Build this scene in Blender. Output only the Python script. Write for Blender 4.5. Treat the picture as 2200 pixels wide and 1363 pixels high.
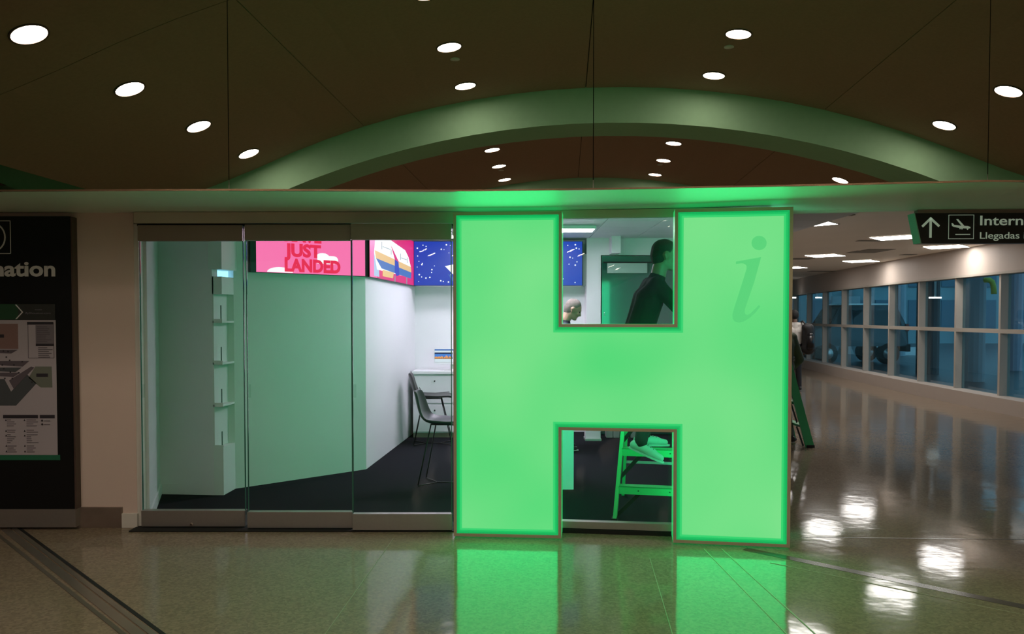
import bpy, bmesh, math, random
from mathutils import Vector, Matrix
random.seed(7)
R = math.radians
for o in list(bpy.data.objects): bpy.data.objects.remove(o)
S = bpy.context.scene
COL = S.collection
# ------------------------------------------------------------------ camera, world, exposure
FPX, CX, CY, TILT, EYE = 1700.0, 1100.0, 728.0, R(1.6), 1.6
cam_d = bpy.data.cameras.new('camera'); cam = bpy.data.objects.new('camera', cam_d); COL.objects.link(cam)
cam.location = (0, 0, EYE); cam.rotation_euler = (R(90) - TILT, 0, 0)
cam_d.sensor_fit = 'HORIZONTAL'; cam_d.sensor_width = 36; cam_d.lens = 36*FPX/2200
cam_d.shift_y = (CY-681.5)/2200; cam_d.clip_end = 300
S.camera = cam
W = bpy.data.worlds.new('dusk'); S.world = W; W.use_nodes = True
bg = W.node_tree.nodes['Background']; bg.inputs[0].default_value = (0.20, 0.46, 0.60, 1); bg.inputs[1].default_value = 3.0
S.view_settings.view_transform = 'Standard'; S.view_settings.look = 'None'
S.view_settings.exposure = 0.0; S.view_settings.gamma = 1.0; S.view_settings.use_curve_mapping = False
L_VAULT, L_TROFFER, L_BOOTH, L_SIGN = 66.0, 20.0, 34.0, 1.0
# light given off by the glowing letter, front and back (one pair of area lamps per leg, one for the crossbar)
def sign_light(name, loc, w, h, rz, power):
    d = bpy.data.lights.new(name, 'AREA'); d.shape = 'RECTANGLE'; d.size = w; d.size_y = h; d.color = (0.0, 1.0, 0.26); d.energy = power*w*h
    o = bpy.data.objects.new(name, d); COL.objects.link(o); o.location = loc; o.rotation_euler = (R(90), 0, rz); return o
# ------------------------------------------------------------------ geometry of the view (turns a seen point and a distance into metres)
ca, sa = math.cos(TILT), math.sin(TILT)
def ray(px, py):
    u = (px-CX)/FPX; v = (CY-py)/FPX
    return Vector((u, ca+v*sa, -sa+v*ca))
def P(px, py, Y):
    d = ray(px, py); return Vector((0, 0, EYE)) + d*(Y/d.y)
def F(px, py, z=0.0):
    d = ray(px, py); return Vector((0, 0, EYE)) + d*((z-EYE)/d.z)

SF, SB = 8.5, 12.0
_h = [F(*p).xy for p in ((975, 1156), (1206, 1161), (1446, 1170), (1697, 1181))]
for _i, (_z, _hh) in enumerate(((1.18, 2.2), (1.17, 0.66), (1.18, 2.2))):
    _d = _h[_i+1]-_h[_i]; _n = Vector((-_d.y, _d.x)).normalized(); _c = (_h[_i]+_h[_i+1])/2; _a = math.atan2(_d.y, _d.x)
    _p = _c-_n*0.012; o_ = sign_light('letter_light_front', (_p.x, _p.y, _z), _d.length*0.93, _hh, _a, SF); o_.rotation_euler = (-R(90), 0, _a)
    _p = _c+_n*0.225; o_ = sign_light('letter_light_back', (_p.x, _p.y, _z), _d.length*0.93, _hh, _a, SB); o_.data.color = (0.04, 1.0, 0.48)
# ------------------------------------------------------------------ materials
def srgb(r, g, b):
    f = lambda c: (c/255/12.92) if c/255 <= 0.04045 else ((c/255+0.055)/1.055)**2.4
    return (f(r), f(g), f(b), 1)
def mat(name, col, rough=0.6, metal=0.0, emit=None, estr=0.0, noise=0.0, scale=8.0, bump=0.0, bscale=60.0, ior=1.45, spec=0.5, coat=0.0):
    m = bpy.data.materials.new(name); m.use_nodes = True; nt = m.node_tree; b = nt.nodes['Principled BSDF']
    col = tuple(col)[:3]+(1,)
    b.inputs['Base Color'].default_value = col; b.inputs['Roughness'].default_value = rough
    b.inputs['Metallic'].default_value = metal; b.inputs['IOR'].default_value = ior
    b.inputs['Specular IOR Level'].default_value = spec; b.inputs['Coat Weight'].default_value = coat
    if emit is not None:
        b.inputs['Emission Color'].default_value = tuple(emit)[:3]+(1,); b.inputs['Emission Strength'].default_value = estr
    if noise or bump:
        tc = nt.nodes.new('ShaderNodeTexCoord')
    if noise:
        n = nt.nodes.new('ShaderNodeTexNoise'); n.inputs['Scale'].default_value = scale; n.inputs['Detail'].default_value = 6
        nt.links.new(tc.outputs['Object'], n.inputs['Vector'])
        mx = nt.nodes.new('ShaderNodeMix'); mx.data_type = 'RGBA'
        nt.links.new(n.outputs['Fac'], mx.inputs['Factor'])
        mx.inputs['A'].default_value = tuple(c*(1-noise) for c in col[:3])+(1,)
        mx.inputs['B'].default_value = tuple(min(1, c*(1+noise)) for c in col[:3])+(1,)
        nt.links.new(mx.outputs['Result'], b.inputs['Base Color'])
    if bump:
        n2 = nt.nodes.new('ShaderNodeTexNoise'); n2.inputs['Scale'].default_value = bscale; n2.inputs['Detail'].default_value = 3
        nt.links.new(tc.outputs['Object'], n2.inputs['Vector'])
        bp = nt.nodes.new('ShaderNodeBump'); bp.inputs['Strength'].default_value = bump; bp.inputs['Distance'].default_value = 0.01
        nt.links.new(n2.outputs['Fac'], bp.inputs['Height']); nt.links.new(bp.outputs['Normal'], b.inputs['Normal'])
    return m
def emis(name, col, s=1.0):
    return mat(name, (0.02, 0.02, 0.02), 0.35, emit=col, estr=s)
def glass(name, tint, ior=1.5, rough=0.0):
    m = bpy.data.materials.new(name); m.use_nodes = True; nt = m.node_tree
    for n in list(nt.nodes):
        if n.type != 'OUTPUT_MATERIAL': nt.nodes.remove(n)
    out = [n for n in nt.nodes if n.type == 'OUTPUT_MATERIAL'][0]
    t = nt.nodes.new('ShaderNodeBsdfTransparent'); t.inputs[0].default_value = tint
    g = nt.nodes.new('ShaderNodeBsdfGlossy'); g.inputs['Roughness'].default_value = rough
    f = nt.nodes.new('ShaderNodeFresnel'); ge = nt.nodes.new('ShaderNodeNewGeometry')
    mr = nt.nodes.new('ShaderNodeMapRange'); mr.inputs['To Min'].default_value = ior; mr.inputs['To Max'].default_value = 1/ior   # a thin pane: same reflectance from both faces
    nt.links.new(ge.outputs['Backfacing'], mr.inputs['Value']); nt.links.new(mr.outputs['Result'], f.inputs['IOR'])
    mx = nt.nodes.new('ShaderNodeMixShader')
    nt.links.new(f.outputs[0], mx.inputs[0]); nt.links.new(t.outputs[0], mx.inputs[1]); nt.links.new(g.outputs[0], mx.inputs[2])
    nt.links.new(mx.outputs[0], out.inputs['Surface'])
    return m

def terrazzo():
    m = mat('polished_terrazzo', (0.16, 0.14, 0.10), 0.09, ior=1.23)
    nt = m.node_tree; b = nt.nodes['Principled BSDF']; tc = nt.nodes.new('ShaderNodeTexCoord')
    big = nt.nodes.new('ShaderNodeTexNoise'); big.inputs['Scale'].default_value = 0.7; big.inputs['Detail'].default_value = 5
    vor = nt.nodes.new('ShaderNodeTexVoronoi'); vor.inputs['Scale'].default_value = 70
    nt.links.new(tc.outputs['Object'], big.inputs['Vector']); nt.links.new(tc.outputs['Object'], vor.inputs['Vector'])
    a = nt.nodes.new('ShaderNodeMix'); a.data_type = 'RGBA'; a.inputs['A'].default_value = (0.21, 0.155, 0.105, 1); a.inputs['B'].default_value = (0.31, 0.24, 0.175, 1)
    nt.links.new(big.outputs['Fac'], a.inputs['Factor'])
    rmp = nt.nodes.new('ShaderNodeValToRGB'); rmp.color_ramp.elements[0].position = 0.0; rmp.color_ramp.elements[1].position = 1.0
    rmp.color_ramp.elements[0].color = (0.75, 0.75, 0.75, 1); rmp.color_ramp.elements[1].color = (1.2, 1.2, 1.2, 1)
    sep = nt.nodes.new('ShaderNodeSeparateColor'); nt.links.new(vor.outputs['Color'], sep.inputs[0]); nt.links.new(sep.outputs[0], rmp.inputs[0])
    mu = nt.nodes.new('ShaderNodeMix'); mu.data_type = 'RGBA'; mu.blend_type = 'MULTIPLY'; mu.inputs['Factor'].default_value = 0.8
    nt.links.new(a.outputs['Result'], mu.inputs['A']); nt.links.new(rmp.outputs[0], mu.inputs['B']); nt.links.new(mu.outputs['Result'], b.inputs['Base Color'])
    wv = nt.nodes.new('ShaderNodeTexNoise'); wv.inputs['Scale'].default_value = 3.5; wv.inputs['Detail'].default_value = 3
    nt.links.new(tc.outputs['Object'], wv.inputs['Vector'])
    bp = nt.nodes.new('ShaderNodeBump'); bp.inputs['Strength'].default_value = 0.10; bp.inputs['Distance'].default_value = 0.02
    nt.links.new(wv.outputs['Fac'], bp.inputs['Height']); nt.links.new(bp.outputs['Normal'], b.inputs['Normal'])
    return m
M = dict(
    floor=terrazzo(),
    white=mat('white_wall_paint', (0.72, 0.72, 0.74), 0.55, noise=0.02, bump=0.03),
    warm=mat('beige_wall_paint', (0.74, 0.60, 0.53), 0.7, noise=0.04, scale=3, bump=0.05, bscale=200),
    soffit=mat('soffit_paint', (0.72, 0.70, 0.64), 0.45, noise=0.03),
    vault=mat('vault_plaster', (0.38, 0.245, 0.168), 0.85, noise=0.12, scale=30),
    rib=mat('rib_plaster_green_spill', (0.34, 0.60, 0.41), 0.8, noise=0.05, scale=12),  # the glowing letter's green spill is partly put into this base colour
    dark=mat('dark_joint', (0.01, 0.01, 0.01), 0.8),
    bronze=mat('polished_bronze_trim', (0.35, 0.22, 0.13), 0.25, 0.9),
    steel=mat('brushed_steel', (0.42, 0.38, 0.36), 0.35, 0.75, noise=0.06, scale=40),
    steel_dark=mat('bronze_anodised_rail', (0.34, 0.26, 0.22), 0.4, 0.2),
    header=mat('satin_header_metal', (0.62, 0.55, 0.46), 0.45, 0.1),
    kick=mat('scuffed_kick_plate', (0.33, 0.25, 0.21), 0.35, 0.6, noise=0.3, scale=6),
    carpet=mat('charcoal_carpet', (0.012, 0.014, 0.018), 0.95, noise=0.35, scale=120, bump=0.5, bscale=300, spec=0.08),
    glass=glass('storefront_glass', (0.93, 0.97, 0.95, 1), 1.28),
    glassedge=mat('glass_edge', (0.05, 0.16, 0.12), 0.1, noise=0.02),
    outglass=glass('corridor_window_glass', (0.62, 0.74, 0.78, 1)),
    black=mat('black_gloss_panel', (0.006, 0.006, 0.007), 0.35),
    blackm=mat('black_matt', (0.012, 0.012, 0.013), 0.6),
    signtext=mat('reflective_lettering', (0.72, 0.74, 0.70), 0.5),
    signend=mat('sign_end_cap_green_lit', (0.25, 0.42, 0.34), 0.4),  # green light from the letter is put into the cap's colour
    leather=mat('dark_leather', (0.045, 0.040, 0.042), 0.33, noise=0.2, scale=14, bump=0.1, bscale=120),
    wire=mat('black_steel_rod', (0.02, 0.02, 0.02), 0.35, 0.6),
    ladder=mat('green_fibreglass', (0.05, 0.42, 0.16), 0.4),
    alu=mat('aluminium', (0.7, 0.7, 0.68), 0.3, 0.8),
    tan=mat('sign_frame_metal', (0.55, 0.42, 0.31), 0.4, 0.1),
    lampwhite=emis('vault_lamp', (1.0, 0.80, 0.66), L_VAULT),
    troffer=emis('troffer_lamp', (1.0, 0.95, 0.90), L_TROFFER),
    boothlamp=emis('booth_lamp', (0.95, 0.82, 1.0), L_BOOTH),
    lamprim=mat('lamp_rim', (0.10, 0.07, 0.05), 0.4, 0.3),
    mullion=mat('window_mullion_paint', (0.40, 0.36, 0.31), 0.5, noise=0.04),
    asphalt=mat('wet_asphalt', (0.05, 0.055, 0.06), 0.35, noise=0.3, scale=3),
    concrete=mat('kerb_concrete', (0.55, 0.55, 0.55), 0.8, noise=0.1),
    greyconc=mat('grey_concrete', (0.22, 0.23, 0.24), 0.8, noise=0.15, scale=2),
)

# ------------------------------------------------------------------ mesh helpers
MW = {}
def link(o): COL.objects.link(o); return o
def thing(name, label, cat, loc=(0, 0, 0), rot=0.0, group=None):
    o = link(bpy.data.objects.new(name, None)); o.location = loc; o.rotation_euler = (0, 0, rot)
    o.empty_display_size = 0.1
    MW[o.name] = Matrix.Translation(Vector(loc)) @ Matrix.Rotation(rot, 4, 'Z')
    if label: o['label'] = label
    if cat: o['category'] = cat
    if group: o['group'] = group
    return o
def struct(name, label=None):
    o = thing(name, label, None); o['kind'] = 'structure'; return o
def tag(o, label, cat, group=None):
    o['label'] = label; o['category'] = cat
    if group: o['group'] = group
    return o
class MB:
    def __init__(s): s.v = []; s.f = []; s.sm = []
    def add(s, vs, fs, sm=False):
        b = len(s.v); s.v += [Vector(v) for v in vs]; s.f += [tuple(i+b for i in f) for f in fs]; s.sm += [sm]*len(fs); return s
    def box(s, a, b):
        x0, y0, z0 = a; x1, y1, z1 = b
        return s.add([(x0,y0,z0),(x1,y0,z0),(x1,y1,z0),(x0,y1,z0),(x0,y0,z1),(x1,y0,z1),(x1,y1,z1),(x0,y1,z1)],
                     [(0,3,2,1),(4,5,6,7),(0,1,5,4),(1,2,6,5),(2,3,7,6),(3,0,4,7)])
    def prism(s, pts, z0, z1):        # plan polygon extruded in z
        n = len(pts)
        return s.add([(p[0], p[1], z0) for p in pts]+[(p[0], p[1], z1) for p in pts],
                     [tuple(range(n))[::-1], tuple(range(n, 2*n))]+[(i, (i+1) % n, n+(i+1) % n, n+i) for i in range(n)])
    def wall(s, p, q, z0, z1, t):     # wall with front line p-q, thickened by t to its left (away) side
        p = Vector(p[:2]); q = Vector(q[:2]); d = (q-p).normalized(); n = Vector((-d.y, d.x))*t
        return s.prism([p, q, q+n, p+n], z0, z1)
    def hull8(s, a4, b4):             # two quads joined
        return s.add(list(a4)+list(b4), [(3,2,1,0),(4,5,6,7),(0,1,5,4),(1,2,6,5),(2,3,7,6),(3,0,4,7)])
    def bar(s, p, q, w, h, up=(0, 0, 1)):
        p = Vector(p); q = Vector(q); d = (q-p).normalized(); up = Vector(up)
        r = d.cross(up); r = r.normalized() if r.length > 1e-4 else Vector((1, 0, 0)); u = r.cross(d).normalized()
        r *= w/2; u *= h/2
        return s.hull8([p-r-u, p+r-u, p+r+u, p-r+u], [q-r-u, q+r-u, q+r+u, q-r+u])
    def tube(s, pts, r, n=8, rs=None):
        pts = [Vector(p) for p in pts]; base = len(s.v); vs = []; fs = []
        for i, p in enumerate(pts):
            a = pts[max(0, i-1)]; b = pts[min(len(pts)-1, i+1)]; d = (b-a).normalized()
            u = d.cross(Vector((0, 0, 1)));
            if u.length < 1e-3: u = d.cross(Vector((1, 0, 0)))
            u.normalize(); w = d.cross(u); rr = rs[i] if rs else r
            for k in range(n):
                t = 2*math.pi*k/n; vs.append(p+(u*math.cos(t)+w*math.sin(t))*rr)
        for i in range(len(pts)-1):
            for k in range(n): fs.append((i*n+k, i*n+(k+1) % n, (i+1)*n+(k+1) % n, (i+1)*n+k))
        fs.append(tuple(range(n))[::-1]); fs.append(tuple((len(pts)-1)*n+k for k in range(n)))
        return s.add(vs, fs, True)
    def ball(s, c, r, n=12, m=8):
        c = Vector(c); r = Vector((r, r, r)) if isinstance(r, (int, float)) else Vector(r)
        vs = [c+Vector((0, 0, r.z))]; fs = []
        for i in range(1, m):
            a = math.pi*i/m
            for k in range(n):
                t = 2*math.pi*k/n; vs.append(c+Vector((r.x*math.sin(a)*math.cos(t), r.y*math.sin(a)*math.sin(t), r.z*math.cos(a))))
        vs.append(c-Vector((0, 0, r.z)))
        for k in range(n): fs.append((0, 1+k, 1+(k+1) % n)); fs.append((len(vs)-1, 1+(m-2)*n+(k+1) % n, 1+(m-2)*n+k))
        for i in range(m-2):
            for k in range(n): fs.append((1+i*n+k, 1+(i+1)*n+k, 1+(i+1)*n+(k+1) % n, 1+i*n+(k+1) % n))
        return s.add(vs, fs, True)
    def cap(s, a, b, ra, rb=None):    # tapered capsule
        rb = ra if rb is None else rb
        s.ball(a, ra); s.ball(b, rb)
        if (Vector(a)-Vector(b)).length > 1e-4: s.tube([a, b], ra, 12, [ra, rb])
        return s
    def disc(s, c, nrm, r, t, n=24):
        c = Vector(c); nrm = Vector(nrm).normalized(); return s.tube([c, c+nrm*t], r, n)
    def build(s, name, m, parent=None, world=True, bevel=0.0, smooth=None):
        me = bpy.data.meshes.new(name); vs = s.v
        if parent is not None and world:
            inv = MW[parent.name].inverted(); vs = [inv @ v for v in vs]
        me.from_pydata([tuple(v) for v in vs], [], s.f); me.update()
        for p, sm in zip(me.polygons, s.sm): p.use_smooth = sm if smooth is None else smooth
        bm = bmesh.new(); bm.from_mesh(me); bmesh.ops.recalc_face_normals(bm, faces=bm.faces[:])
        if bevel > 0:
            bmesh.ops.bevel(bm, geom=bm.edges[:], offset=bevel, segments=2, affect='EDGES', clamp_overlap=True)
        bm.to_mesh(me); bm.free()
        if m: me.materials.append(m)
        o = link(bpy.data.objects.new(name, me))
        if parent is not None:
            o.parent = parent; MW[o.name] = MW[parent.name]
        else: MW[o.name] = Matrix.Identity(4)
        return o
def box(a, b, name, m, parent=None, world=True, bevel=0.0): return MB().box(a, b).build(name, m, parent, world, bevel)
class Plane:       # a flat frame to lay print, lettering and screens on
    def __init__(s, o, right, up=(0, 0, 1)):
        s.o = Vector(o); s.r = Vector(right).normalized(); s.u = Vector(up).normalized(); s.n = s.r.cross(s.u)   # n: towards the viewer
    def p(s, x, y, off=0.0): return s.o+s.r*x+s.u*y+s.n*off
    def poly(s, pts, name, m, parent, off=0.002, th=0.0015):
        n = len(pts); mb = MB()
        mb.add([s.p(x, y, off) for x, y in pts]+[s.p(x, y, off-th) for x, y in pts],
               [tuple(range(n)), tuple(range(n, 2*n))[::-1]]+[(i, n+i, n+(i+1) % n, (i+1) % n) for i in range(n)])
        return mb.build(name, m, parent)
    def rect(s, x0, y0, x1, y1, name, m, parent, off=0.002, th=0.0015): return s.poly([(x0, y0), (x1, y0), (x1, y1), (x0, y1)], name, m, parent, off, th)
    def many(s, rects, name, m, parent, off=0.003, th=0.001):
        mb = MB()
        for r in rects:
            pts = r if len(r) != 4 or isinstance(r[0], tuple) else [(r[0], r[1]), (r[2], r[1]), (r[2], r[3]), (r[0], r[3])]
            n = len(pts)
            mb.add([s.p(x, y, off) for x, y in pts]+[s.p(x, y, off-th) for x, y in pts],
                   [tuple(range(n)), tuple(range(n, 2*n))[::-1]]+[(i, n+i, n+(i+1) % n, (i+1) % n) for i in range(n)])
        return mb.build(name, m, parent)
    def text(s, body, x, y, h, name, m, parent, off=0.003, width=None, bold=0.0, align='LEFT', space=1.0, stretch=1.0):
        c = bpy.data.curves.new(name, 'FONT'); c.body = body; c.size = 1.0; c.align_x = 'LEFT'; c.offset = bold; c.extrude = 0.004; c.space_character = space; c.resolution_u = 4
        t = link(bpy.data.objects.new(name, c)); dg = bpy.context.evaluated_depsgraph_get(); dg.update()
        me = bpy.data.meshes.new_from_object(t.evaluated_get(dg)); bpy.data.objects.remove(t)
        xs = [v.co.x for v in me.vertices]; x0, x1 = min(xs), max(xs)
        k = h/0.73; kx = (width/(x1-x0)) if width else k*stretch
        sh = {'LEFT': 0, 'RIGHT': -(x1-x0)*kx, 'CENTER': -(x1-x0)*kx/2}[align]
        inv = MW[parent.name].inverted()
        for v in me.vertices: v.co = inv @ s.p(x+sh+(v.co.x-x0)*kx, y+v.co.y*k, off+v.co.z*0.2)
        me.materials.clear(); me.materials.append(m)
        o = link(bpy.data.objects.new(name, me)); o.parent = parent; MW[o.name] = MW[parent.name]; return o
def ellipse(cx, cy, rx, ry, n=24, a0=0, a1=360):
    return [(cx+rx*math.cos(R(a0+(a1-a0)*k/(n if a1-a0 >= 360 else n-1))), cy+ry*math.sin(R(a0+(a1-a0)*k/(n if a1-a0 >= 360 else n-1)))) for k in range(n)]
def remeshed(mb, name, m, parent, vox, sm=3):
    o = mb.build(name, m, parent)
    a = o.modifiers.new('r', 'REMESH'); a.mode = 'VOXEL'; a.voxel_size = vox; a.use_smooth_shade = True
    b = o.modifiers.new('s', 'SMOOTH'); b.iterations = sm; b.factor = 0.5
    dg = bpy.context.evaluated_depsgraph_get(); dg.update()
    me = bpy.data.meshes.new_from_object(o.evaluated_get(dg)); old = o.data; o.modifiers.clear(); o.data = me
    bpy.data.meshes.remove(old)
    for p in me.polygons: p.use_smooth = True
    return o
def copy_tree(o, parent=None):
    c = o.copy(); COL.objects.link(c); c.parent = parent
    for ch in [k for k in bpy.data.objects if k.parent == o]: copy_tree(ch, c)
    return c

# ------------------------------------------------------------------ FLOOR
YM = 4.93           # plane of the mirrored fascia
ZS = 2.38           # soffit height
floor = struct('floor')
box((-14, -26, -0.3), (9.6, 5.9, 0), 'terrazzo_slab', M['floor'], floor)
MB().prism([(1.97, 5.9), (9.6, 5.9), (9.6, 20), (12.6, 42), (7.2, 42), (3.0, 11.0)], -0.3, 0).build('terrazzo_slab', M['floor'], floor)
strip_al = mat('aluminium_floor_strip', (0.30, 0.26, 0.22), 0.3, 0.6, noise=0.2, scale=5)
strip_dk = mat('dark_terrazzo_border', (0.055, 0.045, 0.035), 0.18, noise=0.3, scale=30, ior=1.6)
strip_br = mat('brass_divider', (0.34, 0.30, 0.20), 0.5, 0.15)
def fstrip(a, b, w, name, m, z=0.002):
    p = F(*a); q = F(*b); d = (q-p).normalized(); n = Vector((-d.y, d.x, 0))*w/2
    return MB().prism([p-n, p+n, q+n, q-n], -0.01, z).build(name, m, floor)
box((-14, 5.9, -0.3), (-2.2, 6.6, -0.001), 'terrazzo_slab', M['floor'], floor)
fstrip((42, 1136), (420, 1415), 0.022, 'joint_gap', M['dark'], 0.0025)
fstrip((30, 1136), (395, 1415), 0.03, 'joint_strip', strip_al, 0.004)
fstrip((12, 1138), (362, 1415), 0.055, 'joint_strip', strip_al, 0.003)
fstrip((-14, 1142), (330, 1415), 0.025, 'joint_strip', mat('dull_joint_filler', (0.12, 0.10, 0.08), 0.5), 0.0022)
fstrip((1600, 1180), (2500, 1367), 0.075, 'border_strip', strip_dk, 0.0015)
fstrip((1655, 1210), (2460, 1376), 0.007, 'divider_strip', strip_br, 0.002)
fstrip((1512, 1180), (1740, 1415), 0.008, 'divider_strip', strip_br)
fstrip((1550, 1180), (1808, 1415), 0.008, 'divider_strip', strip_br)
fstrip((1396, 1200), (1460, 1415), 0.004, 'divider_strip', strip_br)
fstrip((845, 1158), (662, 1415), 0.004, 'divider_strip', strip_br)
fstrip((1722, 1155), (2500, 1163), 0.014, 'border_strip', strip_dk, 0.0012)

# ------------------------------------------------------------------ VAULTED CEILING over the concourse (in front of the mirrored fascia)
cam0 = Vector((0, 0, EYE))
A_ = ray(1215, 700).normalized(); R_ = A_.cross(Vector((0, 0, 1))).normalized(); U_ = R_.cross(A_)
def V(x, d, h):
    p = cam0+A_*d+R_*x+U_*h
    return Vector((p.x, 2*YM-p.y, p.z))
RV, HS, XC = 11.93, 6.375, 0.545
def vh(x):          # height of the vault above the eye at lateral x
    t = (x-XC+HS) % (2*HS) - HS
    t = abs(t); c = min(t, 5.0)
    return 3.25-(RV-math.sqrt(RV*RV-c*c))-0.36*(t-c)
ceil_ = struct('ceiling')
breaks_x = [-18.4, -15.5, -12.43, -9.2, -5.83, -2.8, 0.27, 3.45, 6.92, 8.9]
breaks_d = [4.6, 6.57, 10.9, 13.17, 17.5, 19.77, 24.1, 26.37, 33.0]
for i in range(len(breaks_x)-1):
    for j in range(len(breaks_d)-1):
        g = 0.005; x0, x1 = breaks_x[i]+g, breaks_x[i+1]-g; d0, d1 = breaks_d[j]+g, breaks_d[j+1]-g
        n = 6; vs = []; fs = []
        for k in range(n+1):
            x = x0+(x1-x0)*k/n; h = vh(x)
            vs += [V(x, d0, h), V(x, d1, h), V(x, d1, h+0.03), V(x, d0, h+0.03)]
        for k in range(n):
            b = 4*k
            for q in range(4): fs.append((b+q, b+(q+1) % 4, b+4+(q+1) % 4, b+4+q))
        fs += [(0, 1, 2, 3), (4*n, 4*n+1, 4*n+2, 4*n+3)]
        MB().add(vs, fs, False).build('ceiling_panel', M['vault'], ceil_, smooth=False)
mb = MB()
for c in (-12.205, 0.545):
    xs = [c-HS+k*2*HS/20 for k in range(21)]
    for k in range(20):
        mb.add([V(xs[k], 4.0, vh(xs[k]+1e-4)+0.06), V(xs[k+1], 4.0, vh(xs[k+1]-1e-4)+0.06), V(xs[k+1], 34, vh(xs[k+1]-1e-4)+0.06), V(xs[k], 34, vh(xs[k]+1e-4)+0.06)], [(0, 1, 2, 3)])
mb.add([V(6.92, 4, 1.55), V(9.5, 4, 3.4), V(9.5, 34, 3.4), V(6.92, 34, 1.55)], [(0, 1, 2, 3)])
mb.build('backing_sheet', M['dark'], ceil_)
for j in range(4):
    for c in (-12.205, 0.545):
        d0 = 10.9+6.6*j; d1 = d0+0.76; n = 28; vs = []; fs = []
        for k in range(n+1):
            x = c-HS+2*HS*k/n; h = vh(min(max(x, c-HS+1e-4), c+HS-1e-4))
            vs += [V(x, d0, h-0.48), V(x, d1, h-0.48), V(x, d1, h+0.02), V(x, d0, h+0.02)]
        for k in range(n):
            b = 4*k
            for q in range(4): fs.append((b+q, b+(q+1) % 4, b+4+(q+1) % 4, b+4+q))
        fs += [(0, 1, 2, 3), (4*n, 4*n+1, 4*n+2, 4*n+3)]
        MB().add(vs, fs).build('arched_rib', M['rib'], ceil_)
# recessed round lamps of the vault
rows = [(-4.18, 'far left'), (-1.30, 'left of centre'), (1.87, 'right of centre'), (4.70, 'far right')]
def vnormal(x):
    e = 0.05; return (R_*0+0*U_) if False else None
def downlight(x, d, label):
    p = V(x, d, vh(x)); p2 = V(x+0.05, d, vh(x+0.05)); p3 = V(x, d+0.05, vh(x)); n = (p2-p).cross(p3-p).normalized()
    if n.z > 0: n = -n
    t = thing('ceiling_lamp', label, 'lamp', p, 0, 'round recessed lamps in the vault')
    u = (p2-p).normalized(); w = n.cross(u)
    m1 = MB(); N = 28; vs = []; fs = []
    for rr, dz in ((0.132, 0.0), (0.148, 0.0), (0.148, 0.012), (0.132, 0.012)):
        for k in range(N): a = 2*math.pi*k/N; vs.append(p+(u*math.cos(a)+w*math.sin(a))*rr+n*dz)
    for q in range(4):
        for k in range(N): fs.append((q*N+k, q*N+(k+1) % N, ((q+1) % 4)*N+(k+1) % N, ((q+1) % 4)*N+k))
    m1.add(vs, fs).build('trim_ring', M['lamprim'], t)
    MB().disc(p+n*0.001, n, 0.131, 0.006).build('lens', M['lampwhite'], t)
    cr = MB(); c = p+n*0.009
    cr.bar(c-u*0.13, c+u*0.13, 0.006, 0.004, n); cr.build('lens_seam', mat_seam, t)
mat_seam = mat('lamp_seam', (0.5, 0.45, 0.4), 0.5, emit=(1, 0.8, 0.7), estr=1.2)
rowtxt = {0: 'left flank row', 1: 'left crown row', 2: 'right crown row', 3: 'right flank row'}
baytxt = ['first bay', 'second bay', 'third bay', 'fourth bay']
postxt = ['nearest the fascia', 'middle', 'farthest back']
for b in range(4):
    for r, (x, _) in enumerate(rows):
        for k in range(3):
            d = 5.92+0.0+1.43*k+6.6*b + (1.45 if True else 0)
            downlight(x, d, 'round vault lamp, %s of the %s, %s' % (postxt[k], rowtxt[r], baytxt[b]))
downlight(-4.18, 5.94, 'round white ceiling lamp at far left, nearest of all to the mirrored fascia')
for b in range(2):
    for x in (-1.29, 1.85):
        d = 9.2+6.6*b; p = V(x, d, vh(x)); n = -U_
        o = MB().disc(p, (0, 0, -1), 0.055, 0.012).build('ceiling_speaker', M['soffit'])
        tag(o, 'small grey round disc in the vault beside the lamps, %s crown row, %s' % ('left' if x < 0 else 'right', 'first bay' if b == 0 else 'second bay'), 'speaker')

# ------------------------------------------------------------------ MIRRORED FASCIA
wf = struct('wall_front')
mirror = mat('tinted_mirror', (0.62, 0.60, 0.56), 0.0, 1.0)
seams = [P(490, 200, YM).x-2*2.26, P(490, 200, YM).x-2.26, P(490, 200, YM).x, P(1275, 200, YM).x, P(2125, 200, YM).x, P(2125, 200, YM).x+2.4, 8.6]
edge_px = [(-2000, 413), (0, 412), (490, 410), (1000, 412), (1275, 408.5), (1700, 401), (2122, 391), (2300, 393), (3200, 393)]
edge_w = [(P(x, y, YM).x, P(x, y, YM).z) for x, y in edge_px]
def edge_z(x):
    if x <= edge_w[0][0]: return edge_w[0][1]
    for (a, za), (b, zb) in zip(edge_w, edge_w[1:]):
        if x <= b: return za+(zb-za)*(x-a)/(b-a)
    return edge_w[-1][1]
sx = [-14]+seams
for i in range(len(sx)-1):
    x0, x1 = sx[i]+0.0025, sx[i+1]-0.0025
    cuts = [x0]+[a for a, _ in edge_w if x0 < a < x1]+[x1]
    vs = []; fs = []
    for c in cuts: vs += [(c, YM, edge_z(c)+0.012), (c, YM+0.012, edge_z(c)+0.012), (c, YM+0.012, 5.3), (c, YM, 5.3)]
    for k in range(len(cuts)-1):
        for q in range(4): fs.append((4*k+q, 4*k+(q+1) % 4, 4*k+4+(q+1) % 4, 4*k+4+q))
    n = len(cuts)-1; fs += [(0, 1, 2, 3), (4*n, 4*n+1, 4*n+2, 4*n+3)]
    MB().add(vs, fs).build('mirror_panel', mirror, wf)
box((-14, YM+0.014, 2.45), (8.6, YM+0.1, 5.3), 'backing_board', M['dark'], wf)
allx = sorted([-14]+[a for a, _ in edge_w if -14 < a < 8.6]+[8.6])
vs = []; fs = []
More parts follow.
